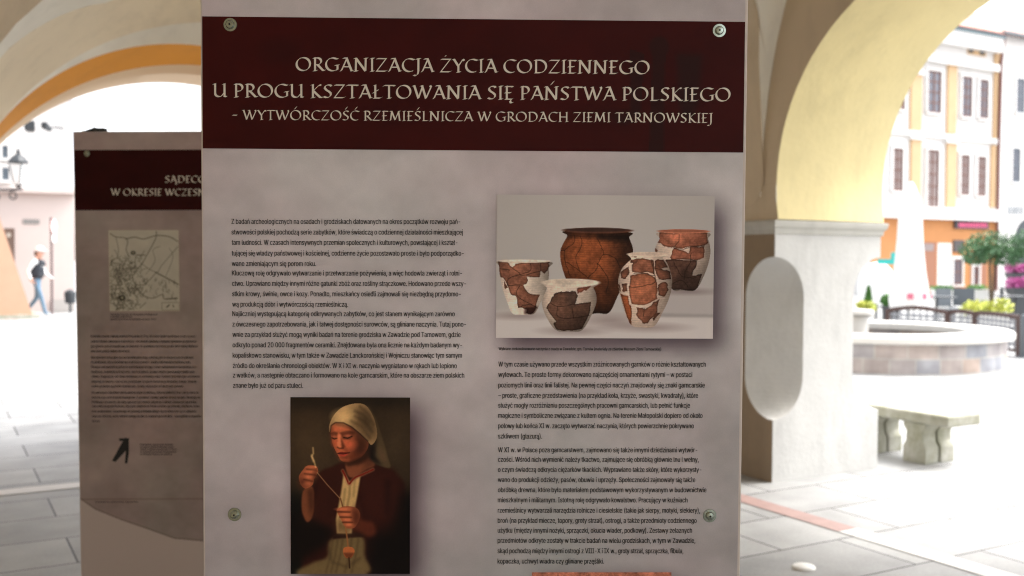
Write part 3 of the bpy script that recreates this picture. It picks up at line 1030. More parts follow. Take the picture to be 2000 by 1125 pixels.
    c.put(c.line([(414, 832), (422, 890), (430, 955)], 9, 2), (118, 80, 50), .95)
    c.put(c.poly([(398, 966), (412, 950), (450, 950), (468, 968), (464, 990), (448, 1014), (420, 1016), (402, 996)], smooth=3, soft=2), (142, 84, 50))
    c.put(c.poly([(398, 985), (468, 985), (448, 1016), (418, 1016)], soft=6), (78, 42, 26), .8)
    c.put(c.line([(434, 1016), (438, 1076)], 8, 2), (40, 24, 15), .95)
    c.img *= (1 + .10 * nf + .06 * nz)[..., None]
    c.img = 172 * (np.clip(c.img, 0, 255) / 150) ** 1.16
    return c


sheet(paint_woman(), 'spinner_picture', M_PHOTO, board, WOMAN[0], WOMAN[1], WOMAN[2], WOMAN[3], -.0012)

cl = Canvas(150, 100, 0, 0, 270, 182, (150, 92, 74))
n_ = fnoise(100, 150, 9, 61, 5, 1.0, .65)
cl.img *= (1 + .9 * n_ + .4 * fnoise(100, 150, 50, 62, 3, 1, .7))[..., None]
sheet(cl, 'clay_photo', M_PHOTO, board, CLAY[0], CLAY[1], CLAY[2], CLAY[3], -.0012)

# ------------------------------------------------------------------ the second board, farther back
Y2 = 4.11
P2 = at_y(145.0, 293.0, Y2)
R2 = (Matrix.Rotation(.004, 3, 'Z') @ Matrix.Rotation(.004, 3, 'X') @ Matrix.Rotation(-.0085, 3, 'Y')).to_4x4()
Rup = R2.to_3x3() @ Vector((0, 0, 1))
PB2 = Matrix.Translation(P2 - Rup * (P2.z / Rup.z)) @ R2
B2 = Board(PB2)
board2 = thing('display_board', 'smaller looking board behind with the map and curved lower print edge, under the orange arch', 'info board', PB2)
top2 = B2.px(143, 257)[1]
board_body(board2, top2)
bot2 = .03
z_line = B2.px(160, 975)[1]
c2 = Canvas(300, 600, 0.0, -top2, 1.0, -bot2, (133, 116, 108))
c2.img = marble(600, 300, 23, (126, 114, 110))
cur = [B2.px(*p) for p in ((157, 975), (186, 995), (235, 1015), (290, 1034), (340, 1052), (395, 1057))]
cur += [(.62, cur[-1][1] - .004), (.8, cur[-1][1] + .02), (1.02, cur[-1][1] + .05)]
below = c2.poly([(-.02, -cur[0][1])] + [(u, -z) for u, z in cur] + [(1.02, -bot2 + .01), (-.02, -bot2 + .01)])
c2.put(c2.line([(u, -z) for u, z in cur], .004, 4), (70, 58, 54), .8)
c2.put(below, (150, 139, 134))
c2.put(c2.line([(0, -z_line), (1, -z_line)], .002, 2), (84, 68, 64), .8)
sheet(c2, 'print', M_PRINT, board2, 0, 1, bot2, top2 - .002, -.0004)
zt2, zb2 = B2.px(145, 293)[1], B2.px(150, 411)[1]
cb2 = Canvas(160, 40, 0, 0, 1, .25, (36, 6, 6))
cb2.img *= (1 + .3 * fnoise(40, 160, 3, 18, 3))[..., None]
sheet(cb2, 'title_band', M_PRINT, board2, 0, 1, zb2, zt2, -.0010)
tm = MB()
for text, (xa, ya, xb, yb), cap in (('SĄDECC', (322, 357, 400, 357), 13.8), ('W OKRESIE WCZESN', (216.5, 382, 401, 382.5), 13.8)):
    pl, L = B2.line(xa, ya, xb, yb)
    nib_line(tm, text, pl, cap / 479.0, L, nib=.165)
part(tm, 'title_lettering', M_TITLE, board2, fix=False)
u0, u1, z0, z1 = rect_px(B2, 212, 450, 351, 607)
mc = Canvas(150, 166, 205, 593, 593, 1030, (149, 145, 133))
rr = np.random.RandomState(9)
mc.img *= (1 + .10 * fnoise(166, 150, 6, 91, 4))[..., None]
GR = (58, 55, 46)
for p, wd in (([(215, 610), (245, 628), (300, 635), (310, 660), (302, 700), (322, 740)], 5), ([(300, 640), (350, 630), (400, 640), (470, 622), (540, 628), (590, 655)], 6), ([(470, 600), (465, 640), (420, 720), (390, 770), (335, 840), (350, 890)], 5),
              ([(380, 770), (465, 820), (500, 780), (590, 680)], 3), ([(465, 822), (520, 850), (590, 888)], 8), ([(350, 890), (400, 885), (440, 850), (465, 822)], 4),
              ([(350, 900), (400, 950), (450, 960), (500, 940), (510, 965), (580, 960)], 5), ([(245, 628), (258, 690), (256, 740)], 3), ([(410, 830), (460, 760), (450, 700), (490, 680)], 2), ([(520, 840), (560, 740), (540, 690)], 2)):
    mc.put(mc.line(spline(p, 6, False), wd * .75, 2), GR, .75)
for _ in range(260):
    x, y = rr.uniform(210, 390), rr.uniform(740, 1020)
    if x > 350 and rr.rand() < .6:
        continue
    a = rr.uniform(0, 6.28)
    L = rr.uniform(8, 34)
    mc.put(mc.line(spline([(x, y), (x + L * math.cos(a), y + L * math.sin(a)), (x + L * math.cos(a) + rr.uniform(-14, 14), y + L * 1.6 * math.sin(a))], 3, False), rr.uniform(2, 4), 2), GR, .6)
for _ in range(60):
    x, y = rr.uniform(380, 590), rr.uniform(850, 960)
    mc.put(mc.line([(x, y), (x + rr.uniform(-10, 10), y + rr.uniform(4, 18))], 3, 2), GR, .5)
for x, y, r in ((340, 715, 13), (275, 958, 18)):
    mc.put(mc.ell(x, y, r, r * .8, .3), (34, 33, 28), .9)
    mc.put(mc.ell(x, y, r * .4, r * .4, .3), (140, 134, 114), .9)
mc.put(mc.line([(360, 727), (405, 727)], 5, 2), GR, .7)
mc.put(mc.line([(520, 965), (580, 963)], 5, 2), GR, .8)
mc.put(mc.line([(495, 985), (590, 985), (590, 1026), (495, 1026), (495, 985)], 2, 2), GR, .7)
mc.put(mc.line([(522, 1010), (536, 998)], 5, 2), (30, 30, 26), .9)
mc.put(mc.line([(556, 998), (560, 1008)], 4, 2), (30, 30, 26), .9)
mc.put(mc.line([(206, 594), (592, 594), (592, 1029), (206, 1029), (206, 594)], 4, 2), (158, 152, 132), 1)
sheet(mc, 'map_picture', M_PHOTO, board2, u0, u1, z0, z1, -.0012)
# the tweezers picture
tw = MB()
for poly in (((244, 855), (253, 856), (246, 880), (226, 902), (219, 900), (232, 876)), ((233, 856), (252, 856), (252, 862), (233, 861)), ((246, 858), (252, 858), (252, 884), (249, 905), (244, 905), (246, 882)), ((241, 860), (247, 860), (244, 872))):
    pts = [B2.px(*p) for p in poly]
    tw.add([(u, -.0012 - .00002 * len(tw.f), z) for u, z in pts], [tuple(range(len(pts)))])
part(tw, 'tweezers_picture', M_INK, board2, fix=False)
T2 = ['Grodzisko średnie zajmuje powierzchnię około 0,72 ha. W trakcie badań wyróżniono w nim na pozo-',
      'stałości śladów obronnych i mieszkalne, zabudowań, palisada. Uzyskano gotowane przypominać',
      'gza glównie pokryć kopulkową, co dowodzi, że zasiedlono na terenie grodu ziemi należy Małopol-',
      'anie powszedniy wałów obronnych.', None,
      'Mieszkańcem tradycyjnie wczesnośredniowiecznego położony jest w obszarze samorządowym',
      'na podstawie, której budowa wyróżnił inny powód z okolicy datowanej na budowę wału.',
      'Pierwszy wał powstał na północno wschodzącym brzegu i został wybudowany w konstrukcji prze-',
      'kładkowej, drewnianej później wału. Jeszcze potem, na jego miejscu powstawały kolejne umo-',
      'cnienia. Drugi rzeczy wał został zbudowany w zachodniej części. Czwarta faza wału było zachowana',
      'odgórnej, w związku z tym można przedstawić że była to konstrukcja drewniano ziemna. Obwody',
      'wałów grodziska są prawie niewidoczne, zostały zniszczone w trakcie prac polnych.', None,
      'Do zabranych zabytków należą wtórnie żelazną siekierę, żelazną siekierę i inne rzeczy żelazne.',
      'żelazne oraz noże krzesiwa kabłąkowe. Z przedtem i osełkę tygielek okresie na tym. Określają się',
      'Publikacja stosowana dla doby garncarz po swoich zabytków z okresu zawartości grodziska',
      'i poczatku po grupie Krakowa. Naczynia zdobione w formie ozdobne grzebieniej, odciskami, listwą',
      'inne podkreślone. Uzupełniając w głównej podstawie datuje się na okres oraz są w zakładzie',
      'stylu lub zbliżone, warto zwrócić uwagę na dna ze znakami garncarskimi - szczególnie w wypadku',
      'Grodu.']
E1 = [384, 384, 388, 254, 0, 378, 373, 385, 382, 390, 384, 359, 0, 389, 391, 384, 390, 383, 393, 196]
Y_ = [656.5, 666.5, 676, 685.5, 0, 698, 707, 716.5, 726, 735, 745, 754, 0, 766.5, 776, 785, 793, 803, 812.5, 822]
rows = []
for t, xe, y in zip(T2, E1, Y_):
    if t:
        pl, L = B2.line(177.5 + (y - 656) * .018, y + 2.2, xe, y + 2.2)
        rows.append((t, pl, 8.4 / 479, L))
part(type_lines(rows, .04), 'text_column', M_INK, board2, fix=False)
rows = []
for t, x0, x1, y in (('Grodzisko leży we wsi na wzgórzu Podegrodzie', 216, 308, 615.5), ('i okolice zabytkiem', 216, 258, 620), ('(rysunek archeologiczny stanowisko wczesne, 1967)', 216, 305, 625),
                     ('Podegrodzie, okucie pasa i tekstylia', 274, 338, 869.5), ('szczypce z grodu średniowiecznego', 274, 339, 874.3), ('żelazo z okresu wczesnego w ziemi', 274, 345, 879), ('w zbiorach muzeum okręgowego', 274, 345, 883.7), ('w Nowym Sączu ze zbiorów', 274, 337, 888.5),
                     ('Opracowanie na podstawie badań z tego grodziska', 186, 270, 981.5)):
    pl, L = B2.line(x0, y, x1, y)
    rows.append((t, pl, 6.2 / 479, L))
for q in (rows[:3], rows[3:8], rows[8:]):
    part(type_lines(q, .04), 'caption', M_INK, board2, fix=False)
add_screw(B2, board2, 170, 300, 1.0)
clip = MB()
ua, za = B2.px(163, 257)
ub, _ = B2.px(205, 257)
clip.prism([(ua - .01, -.004, top2 + .001), (ub, -.004, top2 + .001), (ub, -.004, top2 + .013), (ub - .03, -.004, top2 + .014), (ub - .045, -.004, top2 + .018), (ua + .04, -.004, top2 + .014), (ua + .01, -.004, top2 + .004)], (0, .028, 0))
part(clip, 'top_clip', M_RUBBER, board2)

# ------------------------------------------------------------------ ground
def paving_material():
    m = bpy.data.materials.new('paving_slabs')
    m.use_nodes = True
    t = m.node_tree
    b = t.nodes['Principled BSDF']
    b.inputs['Roughness'].default_value = .62
    tc = t.nodes.new('ShaderNodeTexCoord')
    br = t.nodes.new('ShaderNodeTexBrick')
    br.inputs['Scale'].default_value = 1.0
    br.inputs['Brick Width'].default_value = .9
    br.inputs['Row Height'].default_value = .505
    br.inputs['Mortar Size'].default_value = .0065
    br.inputs['Mortar Smooth'].default_value = .3
    br.inputs['Bias'].default_value = 0
    br.offset = .45
    br.inputs['Color1'].default_value = (.36, .36, .355, 1)
    br.inputs['Color2'].default_value = (.29, .29, .288, 1)
    br.inputs['Mortar'].default_value = (.045, .042, .04, 1)
    mp = t.nodes.new('ShaderNodeMapping')
    mp.inputs['Location'].default_value = (.3, .245, 0)
    t.links.new(tc.outputs['Object'], mp.inputs['Vector'])
    t.links.new(mp.outputs[0], br.inputs['Vector'])
    out = br.outputs['Color']
    for sc_, lo, hi in ((.9, .86, 1.1), (3.4, .84, 1.12), (60, .92, 1.08), (380, .9, 1.1)):
        nz = t.nodes.new('ShaderNodeTexNoise')
        nz.inputs['Scale'].default_value = sc_
        nz.inputs['Detail'].default_value = 5
        t.links.new(tc.outputs['Object'], nz.inputs['Vector'])
        mr = t.nodes.new('ShaderNodeMapRange')
        mr.inputs['From Min'].default_value, mr.inputs['From Max'].default_value = .3, .7
        mr.inputs['To Min'].default_value, mr.inputs['To Max'].default_value = lo, hi
        t.links.new(nz.outputs[0], mr.inputs[0])
        v = t.nodes.new('ShaderNodeVectorMath')
        v.operation = 'SCALE'
        t.links.new(out, v.inputs[0])
        t.links.new(mr.outputs[0], v.inputs['Scale'])
        out = v.outputs[0]
    t.links.new(out, b.inputs['Base Color'])
    bp = t.nodes.new('ShaderNodeBump')
    bp.inputs['Strength'].default_value = .5
    bp.inputs['Distance'].default_value = .004
    bp.invert = True
    t.links.new(br.outputs['Fac'], bp.inputs['Height'])
    t.links.new(bp.outputs[0], b.inputs['Normal'])
    return m


ARC = Matrix((( EL.x, EA.x, 0, 0), (EL.y, EA.y, 0, 0), (0, 0, 1, 0), (0, 0, 0, 1)))    # local x = l, local y = a


def arcade_frame(mb, name, m, **k):
    """a top-level mesh whose own axes run along the arcade"""
    Mi = ARC.inverted()
    mb.v = [tuple(Mi @ Vector(p)) for p in mb.v]
    o = mb.build(name, m, **k)
    o.matrix_world = ARC
    return o


S = 400
structure(arcade_frame(MB().add([W(a, l, 0) for a, l in ((-S, -S), (-S, S), (S, S), (S, -S))], [(0, 1, 2, 3)]), 'paving', paving_material()))
M_PALE = mat('pale_and_sunlit_stone', (.60, .58, .56), .6, vary=.06, scale=6)  # own pale stone, reused for the light-bleached stretch of the red strip
M_RED = mat('red_stone', (.33, .22, .20), .6, vary=.12, scale=9)
structure(arcade_frame(MB().add([W(a, l, .004) for a, l in ((7.03, -1.1), (7.03, 4.8), (7.2, 4.8), (7.2, -1.1))], [(0, 1, 2, 3)]), 'pale_and_sunlit_strip', M_PALE))
structure(arcade_frame(MB().add([W(a, l, .004) for a, l in ((3.9, 4.32), (3.9, 4.47), (6.95, 4.47), (6.95, 4.32))], [(0, 1, 2, 3)]), 'red_paving_strip', M_RED))
structure(arcade_frame(MB().add([W(a, l, .004) for a, l in ((.2, 4.32), (.2, 4.47), (3.895, 4.47), (3.895, 4.32))], [(0, 1, 2, 3)]), 'pale_and_sunlit_strip', M_PALE))  # red strip where light bleaches it; that brightness is painted as pale colour
P = hitz(85, 720)
structure(arcade_frame(MB().add([W(a, l, .004) for a, l in ((13.2, .95), (13.2, 1.12), (27, 1.75), (27, 1.45))], [(0, 1, 2, 3)]), 'dark_paving_strip', mat('grey_rose_stone', (.30, .25, .24), .7, vary=.1, scale=8)))

P = hitz(1570, 1110)
o = MB().lathe([(.055, 0), (.056, .006), (.05, .014), (.03, .019), (0, .02)], n=28).build('floor_cap', mat('white_enamel', (.82, .82, .8), .35), smooth=True)
o.location = (P.x, P.y, 0)
tag(o, 'small round white cap on the grey paving beside the large board', 'floor cap')

# ------------------------------------------------------------------ the arcade
M_PLASTER = mat('pillar_plaster', (.57, .565, .545), .8, vary=.08, scale=2.2, bump=.25, bscale=35, stain=0.16)
M_CAP = mat('capital_plaster', (.48, .47, .43), .8, vary=.06, scale=4, stain=0.16)
M_TAN = mat('tan_plaster', (.60, .49, .35), .85, vary=.05, scale=1.5, bump=.2, bscale=25, stain=0.12)
M_INNER = mat('inner_brown', (.27, .20, .13), .85, vary=.10, scale=2, bump=.2, bscale=25, stain=0.16)  # darker brown for the pillar faces towards the passage
M_VAULT = mat('vault_plaster', (.76, .65, .47), .85, vary=.05, scale=1.2, bump=.2, bscale=20, stain=0.12)
M_PALEV = mat('rib_plaster', (.80, .76, .66), .85, vary=.04, scale=1.5, stain=0.12)
M_YELLOW = mat('yellow_plaster', (.76, .65, .35), .8, vary=.08, scale=1.8, bump=.2, bscale=25, detail=8, stain=0.12)
M_ORANGE = mat('orange_plaster', (.72, .29, .012), .8, vary=.05, scale=2, bump=.15, bscale=25, stain=0.12)

arcade = thing('arcade', 'vaulted arcade with white pillar, yellow soffit and orange end arch', 'arcade')
L0, L1 = 4.886, 5.92                       # inner and outer face of the wall towards the square
ACEN, ZCEN, RAD, ZSPR = 3.72, 1.99, 1.262, 1.77
PA0, PA1 = 4.985, 6.03                      # the pillar along the arcade


def pillar_rings(a0, a1, l0, l1, z0, z1):
    def ch(z):
        zm, hs_, r, c = .972, .27, .28, .27
        d = max(0.0, abs(z - zm) - hs_) / r
        return .003 + c * (math.sqrt(1 - d * d) if d < 1 else 0)
    zs = [z0, .2, .40] + [.972 - .27 - .28 * math.cos(t * math.pi / 2 / 14) for t in range(15)]
    zs += [.972 + .27 + .28 * math.sin(t * math.pi / 2 / 14) for t in range(15)] + [1.6, z1]
    rings = []
    for z in zs:
        c = ch(z)
        rings.append([W(a, l, z) for a, l in ((a0, l0 + c), (a0, l1 - c), (a0 + c, l1), (a1 - c, l1), (a1, l1 - c), (a1, l0 + c), (a1 - c, l0), (a0 + c, l0))])
    return rings


def colour_inner(o):
    """the face towards the passage takes a darker brown than the other faces"""
    o.data.materials.append(M_INNER)
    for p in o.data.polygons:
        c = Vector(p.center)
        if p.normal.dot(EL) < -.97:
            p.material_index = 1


def capital(mb, a0, a1, l0, l1, z):
    prof = [(0, z - .095), (.012, z - .09), (.014, z - .06), (.03, z - .045), (.036, z - .02), (.036, z - .004), (.0, z + .002)]
    rings = [[W(a, l, zz) for a, l in ((a0 - e, l0 - e), (a0 - e, l1 + e), (a1 + e, l1 + e), (a1 + e, l0 - e))] for e, zz in prof]
    mb.loft(rings, closed=True, cap=True)


def arch_curve(ac, zc, r, zs, l, n=40):
    """arch opening in the wall, from the springing at high a round to the springing at low a"""
    h0 = math.asin((zs - zc) / r)
    return [W(ac + r * math.cos(h0 + (math.pi - 2 * h0) * i / n), l, zc + r * math.sin(h0 + (math.pi - 2 * h0) * i / n)) for i in range(n + 1)]


def wall_bay(a0, a1, ac):
    """wall above one arch between the piers at a0 and a1 (low to high), with its soffit"""
    ztop = 5.2
    faces = MB()
    for l in (L0, L1):
        c = arch_curve(ac, ZCEN, RAD, ZSPR, l)
        n = len(c) - 1
        top = []
        for i, p in enumerate(c):
            a = al(p)[0]
            t = i / n
            top.append(W(a1 + (a0 - a1) * t, l, ztop) if 0 < i < n else W(a1 if i == 0 else a0, l, ztop))
        first, last = W(a1, l, ZSPR), W(a0, l, ZSPR)
        faces.add(c + top + [first, last], [(i, i + 1, n + 1 + i + 1, n + 1 + i) for i in range(n)] + [(2 * n + 2, 0, n + 1), (n, 2 * n + 3, 2 * n + 1)])
    soff = MB().loft([[p + EZ * 0 for p in arch_curve(ac, ZCEN, RAD - .003, ZSPR + .003, L0 + .001)], arch_curve(ac, ZCEN, RAD - .003, ZSPR + .003, L1 - .001)])
    return faces, soff


BAY = 3.57
for k in range(-3, 2):
    sh = k * BAY
    pr = part(MB().loft(pillar_rings(PA0 + sh, PA1 + sh, L0, L1, 0, 1.70), closed=True, cap=True), 'pillar', M_PLASTER, arcade)
    colour_inner(pr)
    cp = MB()
    capital(cp, PA0 + sh, PA1 + sh, L0, L1, ZSPR)
    part(cp, 'capital', M_CAP, pr)
    if k > -3:
        pm = (PA0 + PA1) / 2 + sh
        f_, s_ = wall_bay(pm - BAY, pm, ACEN + sh)
        part(f_, 'arcade_wall', M_TAN, arcade)
        part(s_, 'arch_soffit', M_YELLOW, arcade, smooth=True)

# vaults ------------------------------------------------------------------
def v3(x, y, n, d):
    return hit(x, y, n, d)


def curve3(pts, n=60):
    """smooth curve through 3-D points, evenly resampled"""
    p = spline([tuple(q) for q in pts], 10, False)
    d = np.r_[0, np.cumsum(np.linalg.norm(np.diff(p, axis=0), axis=1))]
    s_ = np.linspace(0, d[-1], n)
    return [Vector([np.interp(t, d, p[:, i]) for i in range(3)]) for t in s_]


# wall arch (formeret) over the visible opening, and the groin rising from the pillar's inner corner
form = [W(3.72 + 1.40 * math.cos(math.radians(t)), L0 - .002, 1.93 + 2.4 * math.sin(math.radians(t))) for t in range(0, 181, 6)]
groin = [W(5.13, L0 - .004, 1.93), v3(1489, 300, EL, 4.865), v3(1487, 230, EL, 4.84), v3(1482, 115, EL, 4.79), v3(1475, 0, EL, 4.70), W(4.75, 4.05, 3.9), W(4.4, 3.3, 4.25), W(3.72, 2.3, 4.4)]
g2 = [W(2 * 3.72 - al(p)[0], al(p)[1], al(p)[2]) for p in groin]
half = len(form) // 2
def lunette(fm, gr):
    A = curve3(fm, 40)
    B = curve3(gr, 40)
    return MB().loft([[a.lerp(b, t) - EZ * (.10 * math.sin(math.pi * t) * (i / 39)) for i, (a, b) in enumerate(zip(A, B))] for t in np.linspace(0, 1, 9)])


part(lunette(form[:half + 1], groin), 'vault_web', M_PALEV, arcade, smooth=True)
part(lunette(form[half:][::-1], g2), 'vault_web', M_PALEV, arcade, smooth=True)
# transverse arch between the bays, pale band at the upper left of the picture
AT0, AT1 = 5.5, 5.95
tn = [W(AT0, -.12, 1.3)] + [v3(x, y, EA, AT0) for x, y in ((-45, 160), (0, 88), (30, 48), (83, 0))] + [W(AT0, .85, 3.20), W(AT0, 1.5, 3.62), W(AT0, 2.4, 3.85), W(AT0, 3.4, 3.65), W(AT0, 4.3, 3.1), W(AT0, 4.75, 2.5), W(AT0, L0, 1.77)]
tf = [W(AT1, -.08, 1.3)] + [v3(x, y, EA, AT1) for x, y in ((-45, 190), (0, 114), (46, 72), (106, 36), (162, 14), (250, -14))] + [W(AT1, 1.5, 3.45), W(AT1, 2.4, 3.7), W(AT1, 3.4, 3.5), W(AT1, 4.3, 2.95), W(AT1, 4.75, 2.4), W(AT1, L0, 1.77)]
TN, TF = curve3(tn, 90), curve3(tf, 90)
part(MB().loft([TN, TF]), 'transverse_arch', M_PALEV, arcade, smooth=True)
# the near bay's webs: from the transverse arch over to the groin and up over the boards
rows_ = []
for t_ in (0, .06, .14, .26, .42, .62, .82, 1.0):
    g_ = 1 - (1 - t_) ** 3
    row = []
    for p in TN[:72]:
        a_, l_, z_ = al(p)
        spread = max(0.0, 1 - (l_ + .12) / 1.4)
        row.append(W(a_ - 5.2 * t_, l_ - 1.05 * spread * min(1, g_ * 1.6), z_ + (4.55 - z_) * g_))
    rows_.append(row)
part(MB().loft(rows_), 'vault_web', M_TAN, arcade, smooth=True)
GC = curve3([W(AT0, L0, 1.77)] + groin, 40)
part(MB().loft([TN[-40:][::-1], [a.lerp(b, .5) + EZ * .04 * math.sin(math.pi * i / 39) for i, (a, b) in enumerate(zip(TN[-40:][::-1], GC))], GC]), 'vault_web', M_TAN, arcade, smooth=True)

# end wall of the passage with its round arch
AE = 8.0
def ring(pts, a, dx=0):
    return curve3([v3(x, y, EA, a) for x, y in pts], 70)


def circ3(a, lc, zc, r, z_lo, n=70):
    t0 = math.asin(max(-1, (z_lo - zc) / r))
    return [W(a, lc - r * math.cos(t0 + (math.pi - 2 * t0) * i / (n - 1)), zc + r * math.sin(t0 + (math.pi - 2 * t0) * i / (n - 1))) for i in range(n)]


O0 = circ3(7.9, 2.08, 1.291, 2.021, 1.3)
O1 = circ3(8.0, 1.771, 1.465, 1.668, 1.30)
sc_ = 8.35 / 8.0
O2 = circ3(8.35, 1.836 * sc_, 1.5 + (1.11 - 1.5) * sc_, 1.872 * sc_, 1.30)
sc_ = 8.42 / 8.0
O3 = circ3(8.42, 1.747 * sc_, 1.5 + (1.128 - 1.5) * sc_, 1.778 * sc_, 1.30)
part(MB().loft([TF, [a.lerp(b, .35) + EZ * .16 * math.sin(math.pi * i / 69) for i, (a, b) in enumerate(zip(curve3(TF, 70), O0))], O0]) if False else
     MB().loft([curve3(TF, 70)] + [[a.lerp(b, t) + EZ * .3 * math.sin(math.pi * t) * math.sin(math.pi * i / 69) for i, (a, b) in enumerate(zip(curve3(TF, 70), O0))] for t in (.2, .4, .6, .8)] + [O0]),
     'vault_web', M_VAULT, arcade, smooth=True)
part(MB().loft([O0, O1]), 'arch_rim', M_PALEV, arcade, smooth=True)
part(MB().loft([O1, O2]), 'end_arch_soffit', M_ORANGE, arcade, smooth=True)
part(MB().loft([O2, O3, [p + EA * .5 for p in O3]]), 'arch_reveal', mat('peach_plaster', (.80, .60, .40), .8), arcade, smooth=True)
ew = MB()
part(MB().boxw(8.02, 8.9, -1.6, al(O3[0])[1] - .02, 0, 1.32), 'end_wall', M_TAN, arcade)
ew.boxw(8.02, 8.9, al(O3[-1])[1] + .02, 5.9, 0, 1.32)
part(ew, 'end_wall', M_TAN, arcade)
part(MB().boxw(8.03, 8.89, 4.12, 5.88, 1.321, 5.2), 'end_wall', M_TAN, arcade)
n = len(O3)
up = [W(8.92, -1.6 + 7.5 * i / (n - 1), 5.2) for i in range(n)]
part(MB().loft([[p + EA * .5 for p in O3], up]), 'end_wall', M_TAN, arcade)
part(MB().boxw(-6.6, 9.0, -1.6, -1.12, 0, 5.2).boxw(5.5, 8.0, -1.119, -.13, 0, 5.2), 'back_wall', M_TAN, arcade)
part(MB().boxw(-6.8, 9.4, -1.6, 5.95, 5.21, 5.5), 'upper_floor', M_TAN, arcade)

# ------------------------------------------------------------------ bench and fountain in the square
M_BENCH = mat('weathered_stone', (.44, .43, .38), .85, vary=.12, scale=7, bump=.5, bscale=30, c2=(.26, .26, .18))
ab, lb = 4.88, 6.30
bench = thing('stone_bench', 'low weathered stone bench outside the arcade beside the white pillar', 'bench', ARC @ Matrix.Translation((lb, ab, 0)))
part(MB().box(-.015, .36, -.20, 1.0, .301, .385), 'seat', M_BENCH, bench, bevel=.016)
for y0 in (0, .47):
    lg = MB()
    for x0, x1 in ((.005, .155), (.18, .335)):
        prof = [(0, .0), (.20, .0), (.20, .12), (.175, .16), (.17, .23), (.2, .27), (.2, .3), (.0, .3), (.0, .27), (.03, .23), (.025, .16), (.0, .12)]
        lg.prism([(x0, y0 + p, q) for p, q in prof], (x1 - x0, 0, 0))
    part(lg, 'leg', M_BENCH, bench, bevel=.008)

M_FSTONE = bpy.data.materials.new('fountain_blocks')
M_FSTONE.use_nodes = True
t = M_FSTONE.node_tree
b = t.nodes['Principled BSDF']
b.inputs['Roughness'].default_value = .85
uv = t.nodes.new('ShaderNodeUVMap')
uv.uv_map = 'wrap'
br = t.nodes.new('ShaderNodeTexBrick')
br.inputs['Scale'].default_value = 1
br.inputs['Brick Width'].default_value, br.inputs['Row Height'].default_value = .42, .2
br.inputs['Mortar Size'].default_value, br.inputs['Mortar Smooth'].default_value = .012, .6
br.inputs['Color1'].default_value, br.inputs['Color2'].default_value = (.47, .37, .31, 1), (.30, .31, .34, 1)
br.inputs['Mortar'].default_value = (.45, .43, .40, 1)
br.offset, br.squash, br.squash_frequency = .43, .8, 3
nz = t.nodes.new('ShaderNodeTexNoise')
nz.inputs['Scale'].default_value = 3.5
mx = t.nodes.new('ShaderNodeMixRGB')
mx.blend_type = 'OVERLAY'
mx.inputs[0].default_value = .6
t.links.new(uv.outputs[0], br.inputs['Vector'])
t.links.new(uv.outputs[0], nz.inputs['Vector'])
t.links.new(br.outputs['Color'], mx.inputs[1])
t.links.new(nz.outputs[0], mx.inputs[2])
t.links.new(mx.outputs[0], b.inputs['Base Color'])
M_COPING = mat('coping_stone', (.62, .6, .56), .8, vary=.06, scale=5)
M_WATER = mat('fountain_water', (.05, .07, .07), .08)
FC = (5.35, 15.15)
fount = thing('fountain', 'round stone fountain basin with pale coping in the sunny square', 'fountain', T((FC[0], FC[1], 0)))


def ring_wall(r, z0, z1, name, n=64):
    mb = MB().loft([[(r * math.cos(2 * math.pi * k / n), r * math.sin(2 * math.pi * k / n), z) for k in range(n)] for z in (z0, z1)], closed=True)
    o = part(mb, name, M_FSTONE, fount, smooth=True)
    u = o.data.uv_layers.new(name='wrap')
    for p in o.data.polygons:
        for li in p.loop_indices:
            v = o.data.vertices[o.data.loops[li].vertex_index].co
            an = math.atan2(v.y, v.x) % (2 * math.pi)
            if p.center.y < 0 and abs(p.center.y) < r * .1 and p.center.x > 0 and an < .01:
                an = 2 * math.pi
            u.data[li].uv = (an * r, v.z)
    return o


ring_wall(1.90, 0, .392, 'outer_wall')
ring_wall(1.43, .05, .392, 'inner_wall')
part(MB().loft([[(r * math.cos(2 * math.pi * k / 64), r * math.sin(2 * math.pi * k / 64), z) for k in range(64)] for r, z in ((1.39, .393), (1.97, .393), (2.0, .41), (2.0, .48), (1.97, .5), (1.41, .5), (1.39, .48), (1.39, .393))], closed=True), 'coping', M_COPING, fount, smooth=True)
part(MB().lathe([(0, .2), (1.425, .2)], n=64), 'water', M_WATER, fount)
part(MB().lathe([(.3, .05), (.3, .3), (.22, .34), (.22, .66), (.3, .7), (.3, .76), (0, .78)], c=(-.22, 0, 0), n=24), 'pedestal', M_COPING, fount, smooth=True)

# ------------------------------------------------------------------ cafe fence, planters, parasols and tree beyond the fountain
M_BROWN = mat('fence_brown', (.07, .035, .028), .5)
M_SLAT = mat('fence_slats', (.28, .29, .31), .6)
M_GREY = mat('fence_post_grey', (.10, .115, .13), .5)


def at_depth(x, Y, z=0.0):
    p = CAM_P + ray(x, 562.5) * (Y / ray(x, 562.5).y)
    return Vector((p.x, Y, z))


def zpx(x, y, Y):
    return at_y(x, y, Y).z


